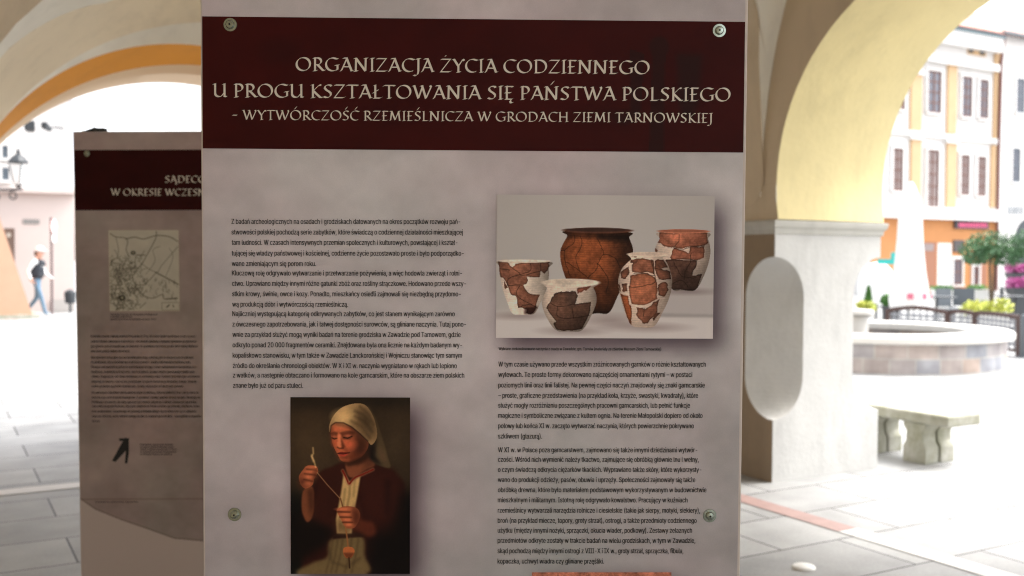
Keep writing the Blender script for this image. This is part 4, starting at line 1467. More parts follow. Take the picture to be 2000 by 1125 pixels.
def fence_panel(xa, Ya, xb, Yb, label, ztop=.62, rise=.09):
    a, c = at_depth(xa, Ya), at_depth(xb, Yb)
    L = (c - a).length
    r = thing('cafe_fence', label, 'fence', Matrix.Translation(a) @ Matrix.Rotation(math.atan2(c.y - a.y, c.x - a.x), 4, 'Z'), 'brown cafe fence panels')
    topf = lambda t: ztop + rise * math.sin(math.pi * t)
    m = MB()
    n = 14
    m.loft([[(L * i / n, y, topf(i / n) + dz) for y, dz in ((-.025, -.04), (.025, -.04), (.025, .03), (-.025, .03))] for i in range(n + 1)], closed=True, cap=True)
    part(m, 'top_rail', M_BROWN, r)
    part(MB().box(.036, L - .036, -.02, .02, .06, .104), 'bottom_rail', M_BROWN, r)
    for x in (0, L):
        part(MB().box(x - .035, x + .035, -.035, .035, 0, ztop + .02), 'post', M_BROWN, r)
    m = MB()
    k = int(L / .12)
    for i in range(1, k):
        x = L * i / k
        m.box(x - .012, x + .012, -.012, .012, .105, topf(x / L) - .035)
    for z in np.arange(.16, ztop - .05, .085):
        m.box(.036, L - .036, -.004, .004, z, z + .045)
    part(m, 'slats', M_SLAT, r)
    return r


fence_panel(1735, 18.4, 1851, 17.6, 'brown framed cafe fence panel behind the fountain, below the closed parasol', .60, .07)
fence_panel(1853, 17.6, 1905, 17.2, 'brown framed cafe fence panel behind the fountain, below the yellow flowers', .60, .04)
fence_panel(1906, 17.2, 1992, 15.9, 'brown framed cafe fence panel at the right end of the fountain', .62, .02)
fp = thing('fence_post', 'thick grey post at the end of the brown cafe fence', 'post', T(at_depth(2003, 15.7)))
part(MB().lathe([(.09, 0), (.09, .02), (.065, .03), (.065, .62), (.05, .66), (0, .68)], n=12), 'shaft', M_GREY, fp, smooth=True)
part(MB().lathe([(.13, 0), (.13, .012), (0, .014)], n=12), 'foot_plate', M_GREY, fp)

rnd = random.Random(4)


def leaf_cloud(mb, c, rx, ry, rz, n, s, rng, hollow=.35):
    for _ in range(n):
        while True:
            p = Vector((rng.uniform(-1, 1), rng.uniform(-1, 1), rng.uniform(-1, 1)))
            if hollow < p.length < 1:
                break
        p = Vector((p.x * rx, p.y * ry, p.z * rz)) + Vector(c)
        d = Vector((rng.gauss(0, 1), rng.gauss(0, 1), rng.gauss(0, 1))).normalized()
        u = d.orthogonal().normalized()
        v = d.cross(u)
        k = s * rng.uniform(.6, 1.3)
        mb.add([p - u * k, p - v * k * .5, p + u * k, p + v * k * .5], [(0, 1, 2, 3)])


M_LEAF = mat('tree_leaves', (.09, .20, .07), .6, c2=(.035, .10, .045), scale=3)
M_BARK = mat('bark', (.10, .075, .05), .9)
tree = thing('round_tree', 'small round crowned green tree on a thin trunk in front of the orange house', 'tree', T(at_depth(1934, 25)))
z0, z1 = zpx(1934, 522, 25), zpx(1934, 488, 25)
part(MB().tube([(0, 0, 0), (.01, 0, .6), (-.02, 0, z0), (0, 0, z1)], [.045, .04, .035, .02]).tube([(.07, .02, .0), (.09, 0, z0), (.2, .1, z1)], [.03, .025, .015]), 'trunk', M_BARK, tree, smooth=True)
cr = MB()
rg = random.Random(8)
for dx, dz, rx, rz in ((-.42, 0, .42, .30), (-.1, .14, .45, .34), (.3, .12, .48, .36), (.75, .1, .5, .40), (.1, -.1, .5, .28), (.55, -.16, .45, .26), (-.3, -.18, .3, .2), (1.1, .2, .4, .36)):
    leaf_cloud(cr, (dx, rg.uniform(-.25, .25), z1 + dz), rx, .42, rz, 420, .05, rg)
part(cr, 'crown', M_LEAF, tree, fix=False)

M_CANVAS = mat('white_canvas', (.80, .79, .77), .85, vary=.03, scale=4)
M_POLE = mat('parasol_pole', (.5, .5, .5), .4)
par = thing('closed_parasol', 'tall closed white parasol standing behind the fountain', 'parasol', T(at_depth(1776, 21)))
ring_s = []
for y, hw in ((604, 34), (585, 37), (560, 34), (530, 29), (500, 26), (470, 23.5), (420, 21), (385, 16), (362, 7), (355, 2)):
    z, r = zpx(1776, y, 21), hw * 21 / F_PX
    ring_s.append([(r * (1 + .10 * math.cos(8 * 2 * math.pi * k / 32)) * math.cos(2 * math.pi * k / 32), r * (1 + .10 * math.cos(8 * 2 * math.pi * k / 32)) * math.sin(2 * math.pi * k / 32), z) for k in range(32)])
part(MB().loft(ring_s, closed=True, cap=True), 'canopy', M_CANVAS, par, smooth=True)
part(MB().lathe([(.03, 0), (.03, ring_s[0][0][2] + .1)], n=10), 'pole', M_POLE, par)
part(MB().lathe([(.3, 0), (.3, .06), (.08, .09), (0, .09)], n=20), 'base', M_GREY, par)
M_HEM = mat('pink_print', (.6, .15, .22), .7)
for k in (-1.9, -1.2, -.6):
    r = 37.5 * 21 / F_PX
    part(MB().add([(r * 1.09 * math.cos(k + d), r * 1.09 * math.sin(k + d), zpx(1776, y, 21)) for d, y in ((-.14, 583), (.14, 583), (.14, 572), (-.14, 572))], [(0, 1, 2, 3)]), 'hem_print', M_HEM, par)

M_TEAL = mat('teal_sign', (.02, .42, .38), .5)
tent = thing('market_tent', 'rounded white market tent with a teal band beside the closed parasol', 'tent', T(at_depth(1712, 26)))
rs = []
for y, hw in ((600, 34), (560, 35), (540, 33), (525, 26), (516, 16), (512, 3)):
    z, r = zpx(1712, y, 26), hw * 26 / F_PX
    rs.append([(r * math.cos(2 * math.pi * k / 24), r * .9 * math.sin(2 * math.pi * k / 24), z) for k in range(24)])
part(MB().loft(rs, closed=True, cap=True), 'canopy', M_CANVAS, tent, smooth=True)
sx = 26 / F_PX
part(MB().box(-12 * sx, 31 * sx, -.5, -.46, zpx(1712, 516, 26), zpx(1712, 506, 26)).box(14 * sx, 31 * sx, -.5, -.46, zpx(1712, 506.2, 26), zpx(1712, 493, 26)), 'sign_band', M_TEAL, tent)
part(MB().lathe([(.05, 0), (.05, zpx(1712, 600, 26) + .05)], n=8), 'pole', M_POLE, tent)

M_POT = mat('planter_white', (.72, .71, .68), .6, vary=.04, scale=5)
M_POTD = mat('planter_dark', (.06, .065, .07), .6)
M_YEL = mat('yellow_flowers', (.62, .60, .10), .7, c2=(.30, .38, .08), scale=8)
M_PINK = mat('pink_flowers', (.62, .12, .38), .7, c2=(.35, .10, .25), scale=8)
M_BUSH = mat('box_leaves', (.12, .30, .05), .7, c2=(.06, .16, .04), scale=8)


def planter(x, Y, hw, y_top, y_bot, foliage_y, fm, label, pm, group=None, hwf=None, n=700, cone=False):
    r = thing('planter', label, 'planter', T(at_depth(x, Y)), group)
    k = Y / F_PX
    zt, zb_, zf = zpx(x, y_top, Y), max(0, zpx(x, y_bot, Y)), zpx(x, foliage_y, Y)
    if zb_ < .25:
        zb_ = 0
    part(MB().loft([[(s_ * hw * k * a_, t_ * .25 * a_, z) for s_, t_ in ((-1, -1), (1, -1), (1, 1), (-1, 1))] for a_, z in ((.85, zb_), (1, zt - .04), (1.06, zt - .04), (1.06, zt), (.9, zt), (.9, zt - .05))], closed=True, cap=True), 'box', pm, r)
    if zb_ > 0:
        part(MB().box(-hw * k * .7, hw * k * .7, -.15, .15, 0, zb_), 'stand', pm, r)
    f_ = MB()
    rg_ = random.Random(int(x))
    wf = (hwf or hw) * k
    hgt = zf - zt
    if cone:
        for q in range(6):
            t_ = q / 6
            leaf_cloud(f_, (0, 0, zt + hgt * t_), wf * (1 - t_ * .85), wf * (1 - t_ * .85), hgt * .2, n // 6, .035, rg_, 0)
    else:
        for q in range(5):
            leaf_cloud(f_, (wf * (q - 2) / 2.6, rg_.uniform(-.1, .1), zt + hgt * rg_.uniform(.3, .6)), wf * .45, .3, hgt * .55, n // 5, .05, rg_, 0)
    part(f_, 'plants', fm, r, fix=False)
    return r


planter(1922, 19.0, 40, 612, 660, 583, M_YEL, 'planter of yellow green flowers behind the brown cafe fence', M_POT)
planter(1696, 22, 10, 592, 640, 558, M_BUSH, 'small cone shaped green shrub in a pot beside the white market tent', M_POTD, cone=True)
planter(1740, 22, 9, 598, 640, 575, M_BUSH, 'low leafy green plant in a pot under the white market tent', M_POTD)
planter(1692, 20, 9, 604, 640, 588, M_YEL, 'planter of yellow green flowers next to the white pillar', M_POT, n=400)
planter(1992, 27, 22, 533, 545, 514, M_PINK, 'upper pink flower box at the edge of the white house', M_POTD)
planter(1993, 26, 22, 562, 575, 541, M_PINK, 'lower pink flower box at the edge of the white house', M_POTD)
for x, Y, lab in ((1841, 27, 'white cube planter left of the thin tree trunk, nearer the closed parasol'), (1908, 27, 'white cube planter right under the round green tree')):
    planter(x, Y, 16, 565, 590, 558, M_BUSH, lab, M_POT, n=200)


def chair(x, Y, rz, label):
    r = thing('cafe_chair', label, 'chair', T(at_depth(x, Y), rz), 'grey cafe chairs behind the fence')
    part(MB().box(-.22, .22, -.22, .22, .43, .46), 'seat', M_GREY, r)
    part(MB().box(-.22, .22, .2, .23, .5, .9), 'backrest', M_GREY, r)
    for sx_ in (-1, 1):
        for sy_ in (-1, 1):
            part(MB().box(sx_ * .2 - .015, sx_ * .2 + .015, sy_ * .2 - .015, sy_ * .2 + .015, 0, .43 if sy_ < 0 else .55), 'leg', M_GREY, r)


for x, Y, rz, lab in ((1858, 22, .4, 'grey cafe chair behind the fence, left of a pair'), (1881, 22.3, -.5, 'grey cafe chair behind the fence, beside the yellow flowers'), (1716, 23, 1.2, 'dark cafe chair between the pillar and the closed parasol')):
    chair(x, Y, rz, lab)


def table(x, Y, label):
    r = thing('cafe_table', label, 'table', T(at_depth(x, Y)), 'cafe tables in the square')
    part(MB().lathe([(0, .72), (.4, .72), (.4, .75), (0, .75)], n=24), 'tabletop', M_POTD, r)
    part(MB().lathe([(.03, .03), (.03, .72)], n=8), 'leg', M_POTD, r)
    part(MB().lathe([(.25, 0), (.25, .03), (0, .03)], n=16), 'base', M_POTD, r)


table(1830, 21.5, 'dark round cafe table just right of the closed parasol')
table(1984, 22, 'dark round cafe table under the pink flower boxes')
bol = thing('bollard', 'dark slim bollard beside the thin tree trunk', 'bollard', T(at_depth(1957, 23)))
part(MB().lathe([(.06, 0), (.05, .05), (.045, zpx(1957, 565, 23)), (.06, zpx(1957, 563, 23)), (0, zpx(1957, 558, 23))], n=12), 'shaft', M_POTD, bol, smooth=True)

# ------------------------------------------------------------------ the houses across the square
A_F = 30.0
M_WWALL = mat('white_render', (.68, .66, .64), .85, vary=.03, scale=1)
M_OWALL = mat('orange_render', (.50, .22, .08), .85, vary=.05, scale=2)
M_OPIL = mat('peach_render', (.58, .39, .22), .85, vary=.05, scale=2)
M_GLASS = mat('window_glass', (.12, .12, .15), .2)
M_CURT = mat('window_curtain', (.26, .21, .20), .7, vary=.15, scale=5)
M_WFR = mat('window_frame_brown', (.16, .07, .05), .6)
M_WFD = mat('window_frame_grey', (.12, .15, .18), .6)
M_DOOR = mat('door_brown', (.30, .12, .06), .5)
M_PIPE = mat('drainpipe_brown', (.16, .06, .05), .5)
M_GUT = mat('gutter_teal', (.10, .15, .17), .5)
M_ROOF = mat('red_roof', (.42, .20, .16), .8, vary=.15, scale=3)
M_PINKW = mat('pink_white_render', (.54, .46, .43), .85, vary=.03, scale=1)
M_DARK = mat('dark_opening', (.03, .04, .05), .5)


class Facade:
    """a wall across the far side of the square at a = A; rectangles are measured in its own plane"""

    def __init__(s, A, root):
        s.A, s.root = A, root

    def pt(s, x, y):
        p = hit(x, y, EA, s.A)
        return p.dot(EL), p.z

    def box(s, mb, x0, y0, x1, y1, out, back=0.0):
        xm, ym = (x0 + x1) / 2, (y0 + y1) / 2
        l0, l1 = s.pt(x0, ym)[0], s.pt(x1, ym)[0]
        z1, z0 = s.pt(xm, y0)[1], s.pt(xm, y1)[1]
        return mb.boxw(s.A - out, s.A + back, min(l0, l1), max(l0, l1), max(0, z0), z1)

    def add(s, name, m, x0, y0, x1, y1, out, back=0.0, **k):
        return wpart(s.box(MB(), x0, y0, x1, y1, out, back), name, m, s.root, **k)

    def window(s, x0, y0, x1, y1, fm, gm, bars=2):
        l0, l1 = s.pt(x0, (y0 + y1) / 2)[0], s.pt(x1, (y0 + y1) / 2)[0]
        z1, z0 = s.pt((x0 + x1) / 2, y0)[1], s.pt((x0 + x1) / 2, y1)[1]
        e = .07
        f_ = MB()
        A = s.A
        for b_ in ((l0, l0 + e, z0, z1), (l1 - e, l1, z0, z1), (l0 + e, l1 - e, z0, z0 + e), (l0 + e, l1 - e, z1 - e, z1), ((l0 + l1) / 2 - .03, (l0 + l1) / 2 + .03, z0 + e, z1 - e)):
            f_.boxw(A - .05, A + .04, *b_)
        for q in range(1, bars + 1):
            z = z0 + (z1 - z0) * q / (bars + 1)
            f_.boxw(A - .045, A + .035, l0 + e, (l0 + l1) / 2 - .03, z - .025, z + .025)
            f_.boxw(A - .045, A + .035, (l0 + l1) / 2 + .03, l1 - e, z - .025, z + .025)
        w_ = wpart(f_, 'window', fm, s.root)
        sr = MB()
        for b_ in ((l0 - .10, l0 - .003, z0, z1 + .003), (l1 + .003, l1 + .10, z0, z1 + .003), (l0 - .12, l1 + .12, z1 + .004, z1 + .13)):
            sr.boxw(A - .085, A + .045, *b_)
        wpart(sr, 'surround', M_WWALL, w_)
        wpart(MB().boxw(A - .02, A + .02, l0 + e * .8, l1 - e * .8, z0 + e * .8, z1 - e * .8), 'pane', gm, w_)
        wpart(MB().boxw(A - .14, A + .02, l0 - .08, l1 + .08, z0 - .08, z0 - .003), 'sill', M_WWALL, w_)
        return w_


lF, _ = Facade(A_F, None).pt(1850, 500)
h1 = thing('town_house', 'white and orange town house with tall windows, orange ground floor and drainpipe', 'house', T(W(A_F, lF, 0)))
F1 = Facade(A_F, h1)
F1.add('wall', M_WWALL, 1700, 60, 1945, 640, -.05, 8)
F1.add('ground_floor', M_OWALL, 1702, 428, 1943, 640, -.0, .0495)
for r in ((1778, 142, 1799, 258), (1850, 123, 1867, 261), (1941, 97, 1954, 276), (1778, 269, 1797, 400), (1848, 276, 1866, 405), (1935, 284, 1944, 405)):
    F1.add('pilaster', M_OPIL, *r, .06, .049)
for r in ((1775, 136, 1803, 146), (1846, 117, 1870, 127), (1775, 262, 1800, 273), (1845, 268, 1869, 280)):
    F1.add('pilaster_capital', M_WWALL, *r, .13, .048)
F1.add('cornice', M_WWALL, 1690, 55, 1948, 84, .35, .047)
F1.add('gutter', M_GUT, 1690, 50.5, 1950, 55.3, .42, .046)
F1.add('cornice', M_WWALL, 1690, 108, 1946, 122, .22, .045)
F1.add('string_course', M_WWALL, 1690, 259, 1946, 269, .12, .045)
F1.add('cornice', M_WWALL, 1690, 405, 1946, 428.5, .35, .044)
for r in ((1826, 82, 1833, 91), (1892, 93, 1901, 103), (1913, 97, 1923, 107)):
    F1.add('attic_window', M_DARK, *r, .01, .03)
F1.add('attic_band', M_OPIL, 1890.5, 90, 1926, 108, .003, .04)
for r in ((1757, 180, 1765, 215), (1810, 139, 1836, 221), (1877, 150, 1896, 229), (1911, 156, 1928, 232)):
    F1.window(*r, M_WFR, M_GLASS, 3)
for r in ((1742, 290, 1761, 373), (1874, 303, 1891, 381), (1907, 306, 1923, 383)):
    F1.window(*r, M_WFR, M_CURT, 3)
F1.window(1809, 293, 1831, 410, M_WFR, M_CURT, 4)
d = F1.add('door', M_DOOR, 1800, 473, 1827, 606, .03, .04)
F1.add('transom', M_CURT, 1803, 476, 1822, 490, .05, -.03)
F1.window(1860, 506, 1877, 556, M_WFR, M_GLASS, 1)
F1.window(1899, 520, 1910, 557, M_WFR, M_GLASS, 1)
F1.add('pier', M_WWALL, 1830, 475, 1857, 600, .02, .04)
F1.add('door', M_DOOR, 1911, 500, 1926, 600, .03, .04)
# drainpipe
la, za = F1.pt(1956, 80)
wpart(MB().tube([W(A_F - .3, F1.pt(1951, 90)[0], F1.pt(1951, 70)[1]), W(A_F - .15, F1.pt(1950, 120)[0], F1.pt(1950, 120)[1]), W(A_F - .12, F1.pt(1946, 300)[0], F1.pt(1946, 300)[1]), W(A_F - .12, F1.pt(1944, 420)[0], .1)], .075), 'drainpipe', M_PIPE, h1, smooth=True)
# roof
l0, l1 = F1.pt(1690, 300)[0], F1.pt(1948, 300)[0]
ze = F1.pt(1860, 52)[1]
wpart(MB().add([W(A_F - .3, l0, ze), W(A_F - .3, l1, ze), W(A_F + 4, l1, ze + 2.6), W(A_F + 4, l0, ze + 2.6), W(A_F + 8, l1, ze), W(A_F + 8, l0, ze)], [(0, 1, 2, 3), (3, 2, 4, 5), (1, 4, 2), (0, 3, 5)]), 'roof', M_ROOF, h1)
# shop sign with pink lettering that cannot be read
F1.add('sign', mat('sign_dark', (.05, .04, .05), .5), 1862, 432, 1927, 447, .12, .04)
m = MB()
rg = random.Random(3)
x = 1868
while x < 1921:
    wd = rg.choice((2.2, 3.0, 3.6))
    F1.box(m, x, 435.5, x + wd, 444, .13, -.121)
    x += wd + 1.3
wpart(m, 'sign_lettering', mat('sign_pink', (.75, .08, .22), .5), h1)
F1.add('menu_board', mat('board_dark', (.06, .05, .05), .5), 1861, 469, 1881, 492, .06, .04)

lF2, _ = Facade(A_F + .4, None).pt(1990, 500)
h2 = thing('town_house', 'plain white town house with an arched doorway, right of the orange and white house', 'house', T(W(A_F + .4, lF2, 0)))
F2 = Facade(A_F + .4, h2)
F2.add('wall', M_WWALL, 1947, 82, 2120, 640, 0, 8)
F2.add('gutter', M_GUT, 1950, 78, 2120, 83, .35, -.01)
for r in ((1983, 154, 1999, 221), (1975, 290, 1990, 356), (2040, 165, 2056, 232), (2036, 298, 2052, 364)):
    F2.window(*r, M_WFD, M_GLASS, 1)
# arched doorway
cx_, zy = F2.pt(2008, 470)
rr_ = abs(F2.pt(2034, 470)[0] - cx_)
m = MB()
pl_ = [W(A_F + .37, cx_ + rr_ * math.cos(t_), zy + rr_ * math.sin(t_)) for t_ in np.linspace(0, math.pi, 20)] + [W(A_F + .37, cx_ - rr_, .05), W(A_F + .37, cx_ + rr_, .05)]
wpart(MB().prism(pl_, EA * .025), 'archway', M_DARK, h2)
# emblem ring and worn lettering on the white wall
ce, zc_ = F2.pt(1989, 265)
m = MB()
for q in range(12):
    t_ = math.radians(70 + 220 * q / 12)
    t2 = math.radians(70 + 220 * (q + 1) / 12)
    m.add([W(A_F + .39, ce + r_ * .14 * math.cos(tt), zc_ + r_ * .2 * math.sin(tt)) for r_, tt in ((1, t_), (1, t2), (.7, t2), (.7, t_))], [(0, 1, 2, 3)])
wpart(m, 'wall_emblem', M_WFD, h2)
m = MB()
x = 1968
for wd in (4, 6, 5, 5, 6, 5):
    F2.box(m, x, 402, x + 1.4, 419, .02, -.001)
    F2.box(m, x + wd - 2.2, 404, x + wd - 1, 419, .02, -.001)
    F2.box(m, x + 1.5, 408 + wd % 3, x + wd - 2.3, 410 + wd % 3, .02, -.001)
    x += wd
wpart(m, 'wall_lettering', mat('letter_grey', (.32, .34, .36), .6), h2)
l0, l1 = F2.pt(1948, 300)[0], F2.pt(2120, 300)[0]
ze = F2.pt(1990, 78)[1]
wpart(MB().add([W(A_F, l0, ze), W(A_F, l1, ze), W(A_F + 4.4, l1, ze + 2.4), W(A_F + 4.4, l0, ze + 2.4), W(A_F + 8.4, l1, ze), W(A_F + 8.4, l0, ze)], [(0, 1, 2, 3), (3, 2, 4, 5), (1, 4, 2), (0, 3, 5)]), 'roof', M_ROOF, h2)

# the pale house seen through the left arch
lF3, _ = Facade(A_F, None).pt(60, 500)
h3 = thing('pale_house', 'pinkish white house with a ledge, vent and brown door behind the walking person', 'house', T(W(A_F, lF3, 0)))
F3 = Facade(A_F, h3)
F3.add('wall', M_PINKW, -260, 372, 146, 640, 0, 8)
F3.add('upper_wall', M_WWALL, -260, 60, 143, 366, -.05, 8)
F3.add('ledge', M_PINKW, -260, 364.5, 147, 373, .25, .05)
F3.add('vent', mat('vent_grey', (.22, .21, .20), .6), 45, 428.5, 77, 437.5, .02, -.005)
d = F3.add('door', mat('door_dark', (.13, .08, .06), .5), 8, 446, 29, 606, .02, -.005)
F3.add('door_pane', mat('door_glass', (.45, .40, .34), .3), 13, 455, 21, 463, .03, -.021)  # pale glass pane set in the door
F3.window(4, 285, 15, 309, M_WFD, M_GLASS, 1)
F3.window(4, 328, 17, 352, M_WFD, M_GLASS, 1)
F3.add('plinth', mat('plinth_grey', (.40, .38, .36), .85), 100, 584, 146, 607, .05, -.001)
wpart(MB().tube([W(A_F - .1, F3.pt(140, 300)[0], F3.pt(140, 364)[1]), W(A_F - .1, F3.pt(140, 300)[0], F3.pt(140, 120)[1])], .06), 'drainpipe', mat('pipe_white', (.55, .56, .6), .5), h3, smooth=True)

# sloping peach buttress
q = [hit(x, y, EA, 26.9) for x, y in ((66, 621), (0, 428), (-30, 340), (-150, 340), (-150, 626))]
q[0].z = q[-1].z = 0
bt_ = thing('buttress', 'sloping peach coloured buttress beside the walking person', 'buttress', T(Vector((q[0].x, q[0].y, 0))))
wpart(MB().prism(q, EA * 1.2), 'body', mat('peach_render_rough', (.50, .30, .20), .85, vary=.05, scale=2), bt_)
qb = [hit(x, 600, EA, 26.9) for x in (72, -150)]
wpart(MB().prism([W(26.8, qb[1].dot(EL), 0), W(26.8, q[0].dot(EL) + .12, 0), W(26.8, q[0].dot(EL) + .12, .1), W(26.8, qb[1].dot(EL), .1)], EA * 1.4), 'base', M_BENCH, bt_)

# street lantern on its scrolled bracket
M_IRON = mat('lamp_iron', (.03, .035, .04), .5)
LY = hit(40, 400, EA, 27.5).y
lk = LY / F_PX
lan = thing('street_lantern', 'dark four sided street lantern on a scrolled bracket left of the arch', 'street lamp', T(at_depth(38, LY, zpx(38, 363, LY))))
part(MB().lathe([(.02, -.05), (.08, 0), (.12, .03), (0, .04)], n=12), 'base', M_IRON, lan)
hz = lambda y: (363 - y) * lk
part(MB().loft([[(s_ * r, t_ * r, z) for s_, t_ in ((-1, -1), (1, -1), (1, 1), (-1, 1))] for r, z in ((7 * lk, hz(358)), (12 * lk, hz(322)))], closed=True, cap=True), 'glass', mat('lantern_glass', (.62, .64, .64), .2), lan)
part(MB().lathe([(19 * lk, hz(319)), (19 * lk, hz(316)), (12 * lk, hz(307)), (4 * lk, hz(301)), (4 * lk, hz(296)), (2 * lk, hz(292)), (0, hz(287))], n=4 * 3), 'roof', M_IRON, lan)
for s_, t_ in ((-1, -1), (1, -1), (1, 1), (-1, 1)):
    part(MB().tube([(s_ * 7.2 * lk, t_ * 7.2 * lk, hz(358)), (s_ * 12.2 * lk, t_ * 12.2 * lk, hz(321))], .015, 6), 'frame_bar', M_IRON, lan)
br_ = MB().tube([(.1, 0, -.08), (-.3, 0, -.1), (-.9, 0, -.06), (-1.5, 0, -.05)], .03)
br_.tube([(-.12 + .14 * math.cos(t_) * (1 - t_ / 12), 0, -.24 + .14 * math.sin(t_) * (1 - t_ / 12)) for t_ in np.linspace(1.2, 8, 24)], .02, 6)
br_.tube([(-.55 + .16 * math.cos(t_) * (1 - t_ / 12), 0, -.25 + .16 * math.sin(t_) * (1 - t_ / 12)) for t_ in np.linspace(1.2, 8, 24)], .02, 6)
part(br_, 'bracket', M_IRON, lan)

for x, y, rz, lab in ((62, 250, .3, 'dark floodlight high on the pale wall, the larger tilted one'), (96, 250, -.4, 'small dark floodlight high on the pale wall, right of the tilted one')):
    Y = hit(x, y, EA, A_F - .5).y
    sp = thing('floodlight', lab, 'floodlight', T(at_depth(x, Y, zpx(x, y, Y)), rz), 'floodlights on the pale house')
    k = 1.0 if x < 80 else .7
    part(MB().loft([[(s_ * r, yy, t_ * r * .8 - yy * .5) for s_, t_ in ((-1, -1), (1, -1), (1, 1), (-1, 1))] for r, yy in ((.13 * k, -.14), (.13 * k, -.08), (.08 * k, .08))], closed=True, cap=True), 'housing', M_IRON, sp)
    part(MB().tube([(0, .06, 0), (0, .2, .05), (0, .52, .05)], .025, 6), 'arm', M_IRON, sp)

# round road sign on its pole
Y = hit(101, 604, EA, 28.6).y
rs_ = thing('road_sign', 'round white road sign with a red rim and small plate on a grey pole', 'road sign', T(at_depth(101.5, Y), math.radians(96)))
zt_ = zpx(101, 425, Y)
part(MB().lathe([(.035, 0), (.035, zt_), (0, zt_ + .01)], n=10), 'pole', mat('sign_pole', (.16, .12, .12), .5), rs_, smooth=True)
zc_ = zpx(101, 442, Y)
RX = Matrix.Translation((0, -.05, zc_)) @ Matrix.Rotation(math.pi / 2, 4, 'X')
part(MB().lathe([(0, 0), (.21, 0), (.21, .012), (0, .012)], n=32, M=RX.to_3x3().to_4x4(), c=RX.translation), 'rim', mat('sign_red', (.42, .20, .19), .5), rs_)
part(MB().lathe([(0, .013), (.175, .013), (.175, .017), (0, .017)], n=32, M=RX.to_3x3().to_4x4(), c=RX.translation), 'face', M_CANVAS, rs_)
part(MB().box(-.13, .13, -.065, -.05, zpx(101, 472, Y), zpx(101, 459, Y)), 'plate', M_CANVAS, rs_)
Yb = hit(137, 604, EA, 29.2).y
bn = thing('litter_bin', 'small dark litter bin on a post at the foot of the pale house', 'litter bin', T(at_depth(137, Yb)))
part(MB().lathe([(.10, .25), (.13, .27), (.15, .5), (.14, .56), (.05, .62), (0, .63)], n=16), 'drum', M_IRON, bn, smooth=True)
part(MB().lathe([(.03, 0), (.03, .3)], n=8), 'post', M_IRON, bn)

# ------------------------------------------------------------------ the person walking past the buttress
YP = hitz(74, 619).y
per_o = T(at_depth(72, YP), 0.12)
M_SKIN = mat('skin', (.50, .28, .20), .6)
M_VEST = mat('dark_vest', (.018, .022, .03), .8)
M_JEAN = mat('blue_jeans', (.10, .18, .26), .8, vary=.15, scale=20)
M_WHITE = mat('white_cotton', (.70, .70, .70), .8)


def skinned(verts, edges, radii, name, m, root, sub=2, rootv=0):
    me = bpy.data.meshes.new(name)
    me.from_pydata(verts, edges, [])
    o = bpy.data.objects.new(name, me)
    COL.objects.link(o)
    sk = o.modifiers.new('skin', 'SKIN')
    for i, r in enumerate(radii):
        sv = me.skin_vertices[0].data[i]
        sv.radius = r if isinstance(r, tuple) else (r, r)
        sv.use_root = i == rootv
    o.modifiers.new('sub', 'SUBSURF').render_levels = sub
    o.modifiers['sub'].levels = sub
    bpy.context.view_layer.update()
    dg = bpy.context.evaluated_depsgraph_get()
    m2 = bpy.data.meshes.new_from_object(o.evaluated_get(dg))
    o.modifiers.clear()
    o.data = m2
    bpy.data.meshes.remove(me)
    m2.name = name
    m2.materials.clear()
    for mm in (m if isinstance(m, list) else [m]):
        m2.materials.append(mm)
    m2.polygons.foreach_set('use_smooth', [True] * len(m2.polygons))
    o.parent = root
    return o


# walks towards +x, leaning slightly forward; y < 0 is the side nearer the camera
V = [(0, 0, .90), (.01, 0, 1.08), (.03, 0, 1.28), (.04, 0, 1.40), (.06, 0, 1.46), (.07, 0, 1.54), (.085, 0, 1.63),      # 0-6 trunk, neck, head
     (.0, -.09, .86), (.13, -.085, .48), (.22, -.08, .09), (.36, -.085, .035),                                      # 7-10 near leg, forward
     (.0, .09, .86), (-.03, .085, .47), (-.28, .08, .14), (-.20, .08, .035),                                            # 11-14 far leg, back
     (.0, -.19, 1.36), (-.13, -.24, 1.13), (-.05, -.26, .93), (.0, -.26, .86),                                        # near arm
     (.04, .18, 1.36), (.10, .22, 1.10), (.26, .20, .98), (.31, .19, .93)]                                             # far arm
E_ = [(0, 1), (1, 2), (2, 3), (3, 4), (4, 5), (5, 6), (0, 7), (7, 8), (8, 9), (9, 10), (0, 11), (11, 12), (12, 13), (13, 14), (3, 15), (15, 16), (16, 17), (17, 18), (3, 19), (19, 20), (20, 21), (21, 22)]
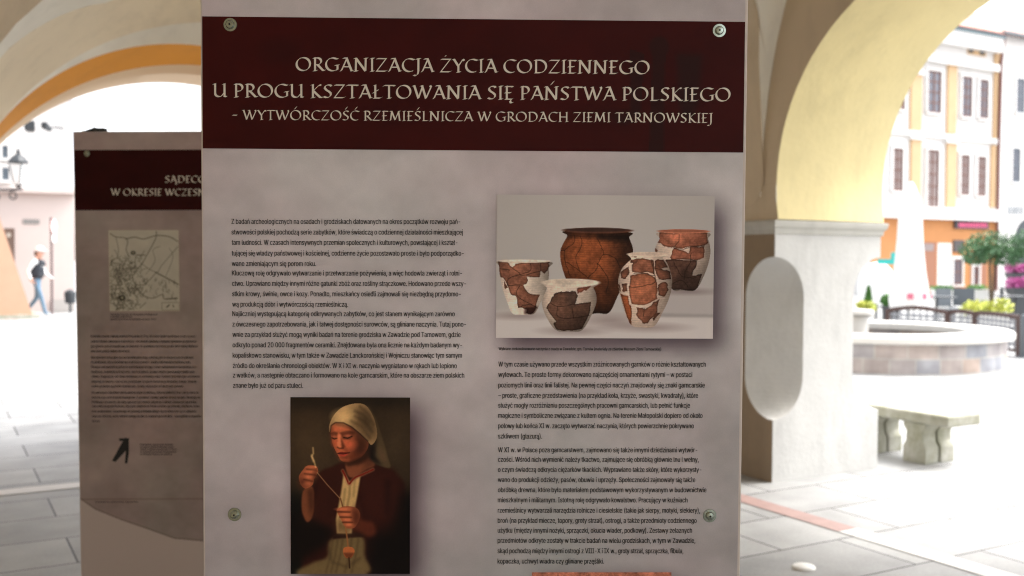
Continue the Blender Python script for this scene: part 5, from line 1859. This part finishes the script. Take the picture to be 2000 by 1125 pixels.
R_ = [(.13, .11), (.12, .10), (.15, .11), (.13, .09), .055, (.085, .095), (.08, .09), .085, .058, .042, (.042, .03), .085, .058, .042, (.042, .03), .06, .045, .034, (.04, .025), .06, .045, .034, (.04, .025)]
person = thing('person', 'person in a white cap, dark vest and blue jeans walking past the peach buttress', 'person', per_o)
body = skinned(V, E_, R_, 'body', [M_SKIN, M_JEAN, M_WHITE], person)
for p in body.data.polygons:
    z = p.center.z
    arm = abs(p.center.y) > .15 and z > .8
    p.material_index = 2 if (arm and z > .95) or (z < .07) or (1.05 < z < 1.43) else (1 if z < .96 and not arm else 0)
skinned([(0, 0, .92), (.01, 0, 1.08), (.03, 0, 1.28), (.04, 0, 1.41), (.04, -.13, 1.36), (.04, .13, 1.36)], [(0, 1), (1, 2), (2, 3), (3, 4), (3, 5)], [(.21, .17), (.20, .17), (.23, .18), (.17, .14), .10, .10], 'vest', M_VEST, person)
cap_ = MB().lathe([(.098, 0), (.10, .03), (.085, .08), (.05, .105), (0, .112)], c=(.085, 0, 1.645), n=20)
cap_.prism([(.16, -.07, 1.655), (.25, -.045, 1.645), (.27, 0, 1.643), (.25, .045, 1.645), (.16, .07, 1.655)], (0, 0, .012))
part(cap_, 'cap', M_WHITE, person, smooth=True)
hair = skinned([(.03, 0, 1.63), (.01, 0, 1.57), (0, 0, 1.48)], [(0, 1), (1, 2)], [(.085, .09), (.075, .08), .04], 'hair', mat('brown_hair', (.06, .035, .02), .7), person)
face = MB()
for s_ in (-1, 1):
    face.lathe([(0, -.012), (.012, 0), (0, .012)], c=(.165, s_ * .035, 1.60), n=8)
part(face, 'eyes', M_DARK, person)
part(MB().lathe([(.016, 0), (.012, .02), (.004, .045)], c=(.172, 0, 1.56), n=8), 'nose', M_SKIN, person, smooth=True)
bag = skinned([(.05, -.15, 1.05), (.16, -.17, 1.02)], [(0, 1)], [(.08, .07), (.06, .06)], 'shoulder_bag', M_VEST, person)
for o in (bag,):
    o.parent = None
    o.matrix_world = per_o
    tag(o, 'small dark shoulder bag at the hip of the walking person', 'bag')
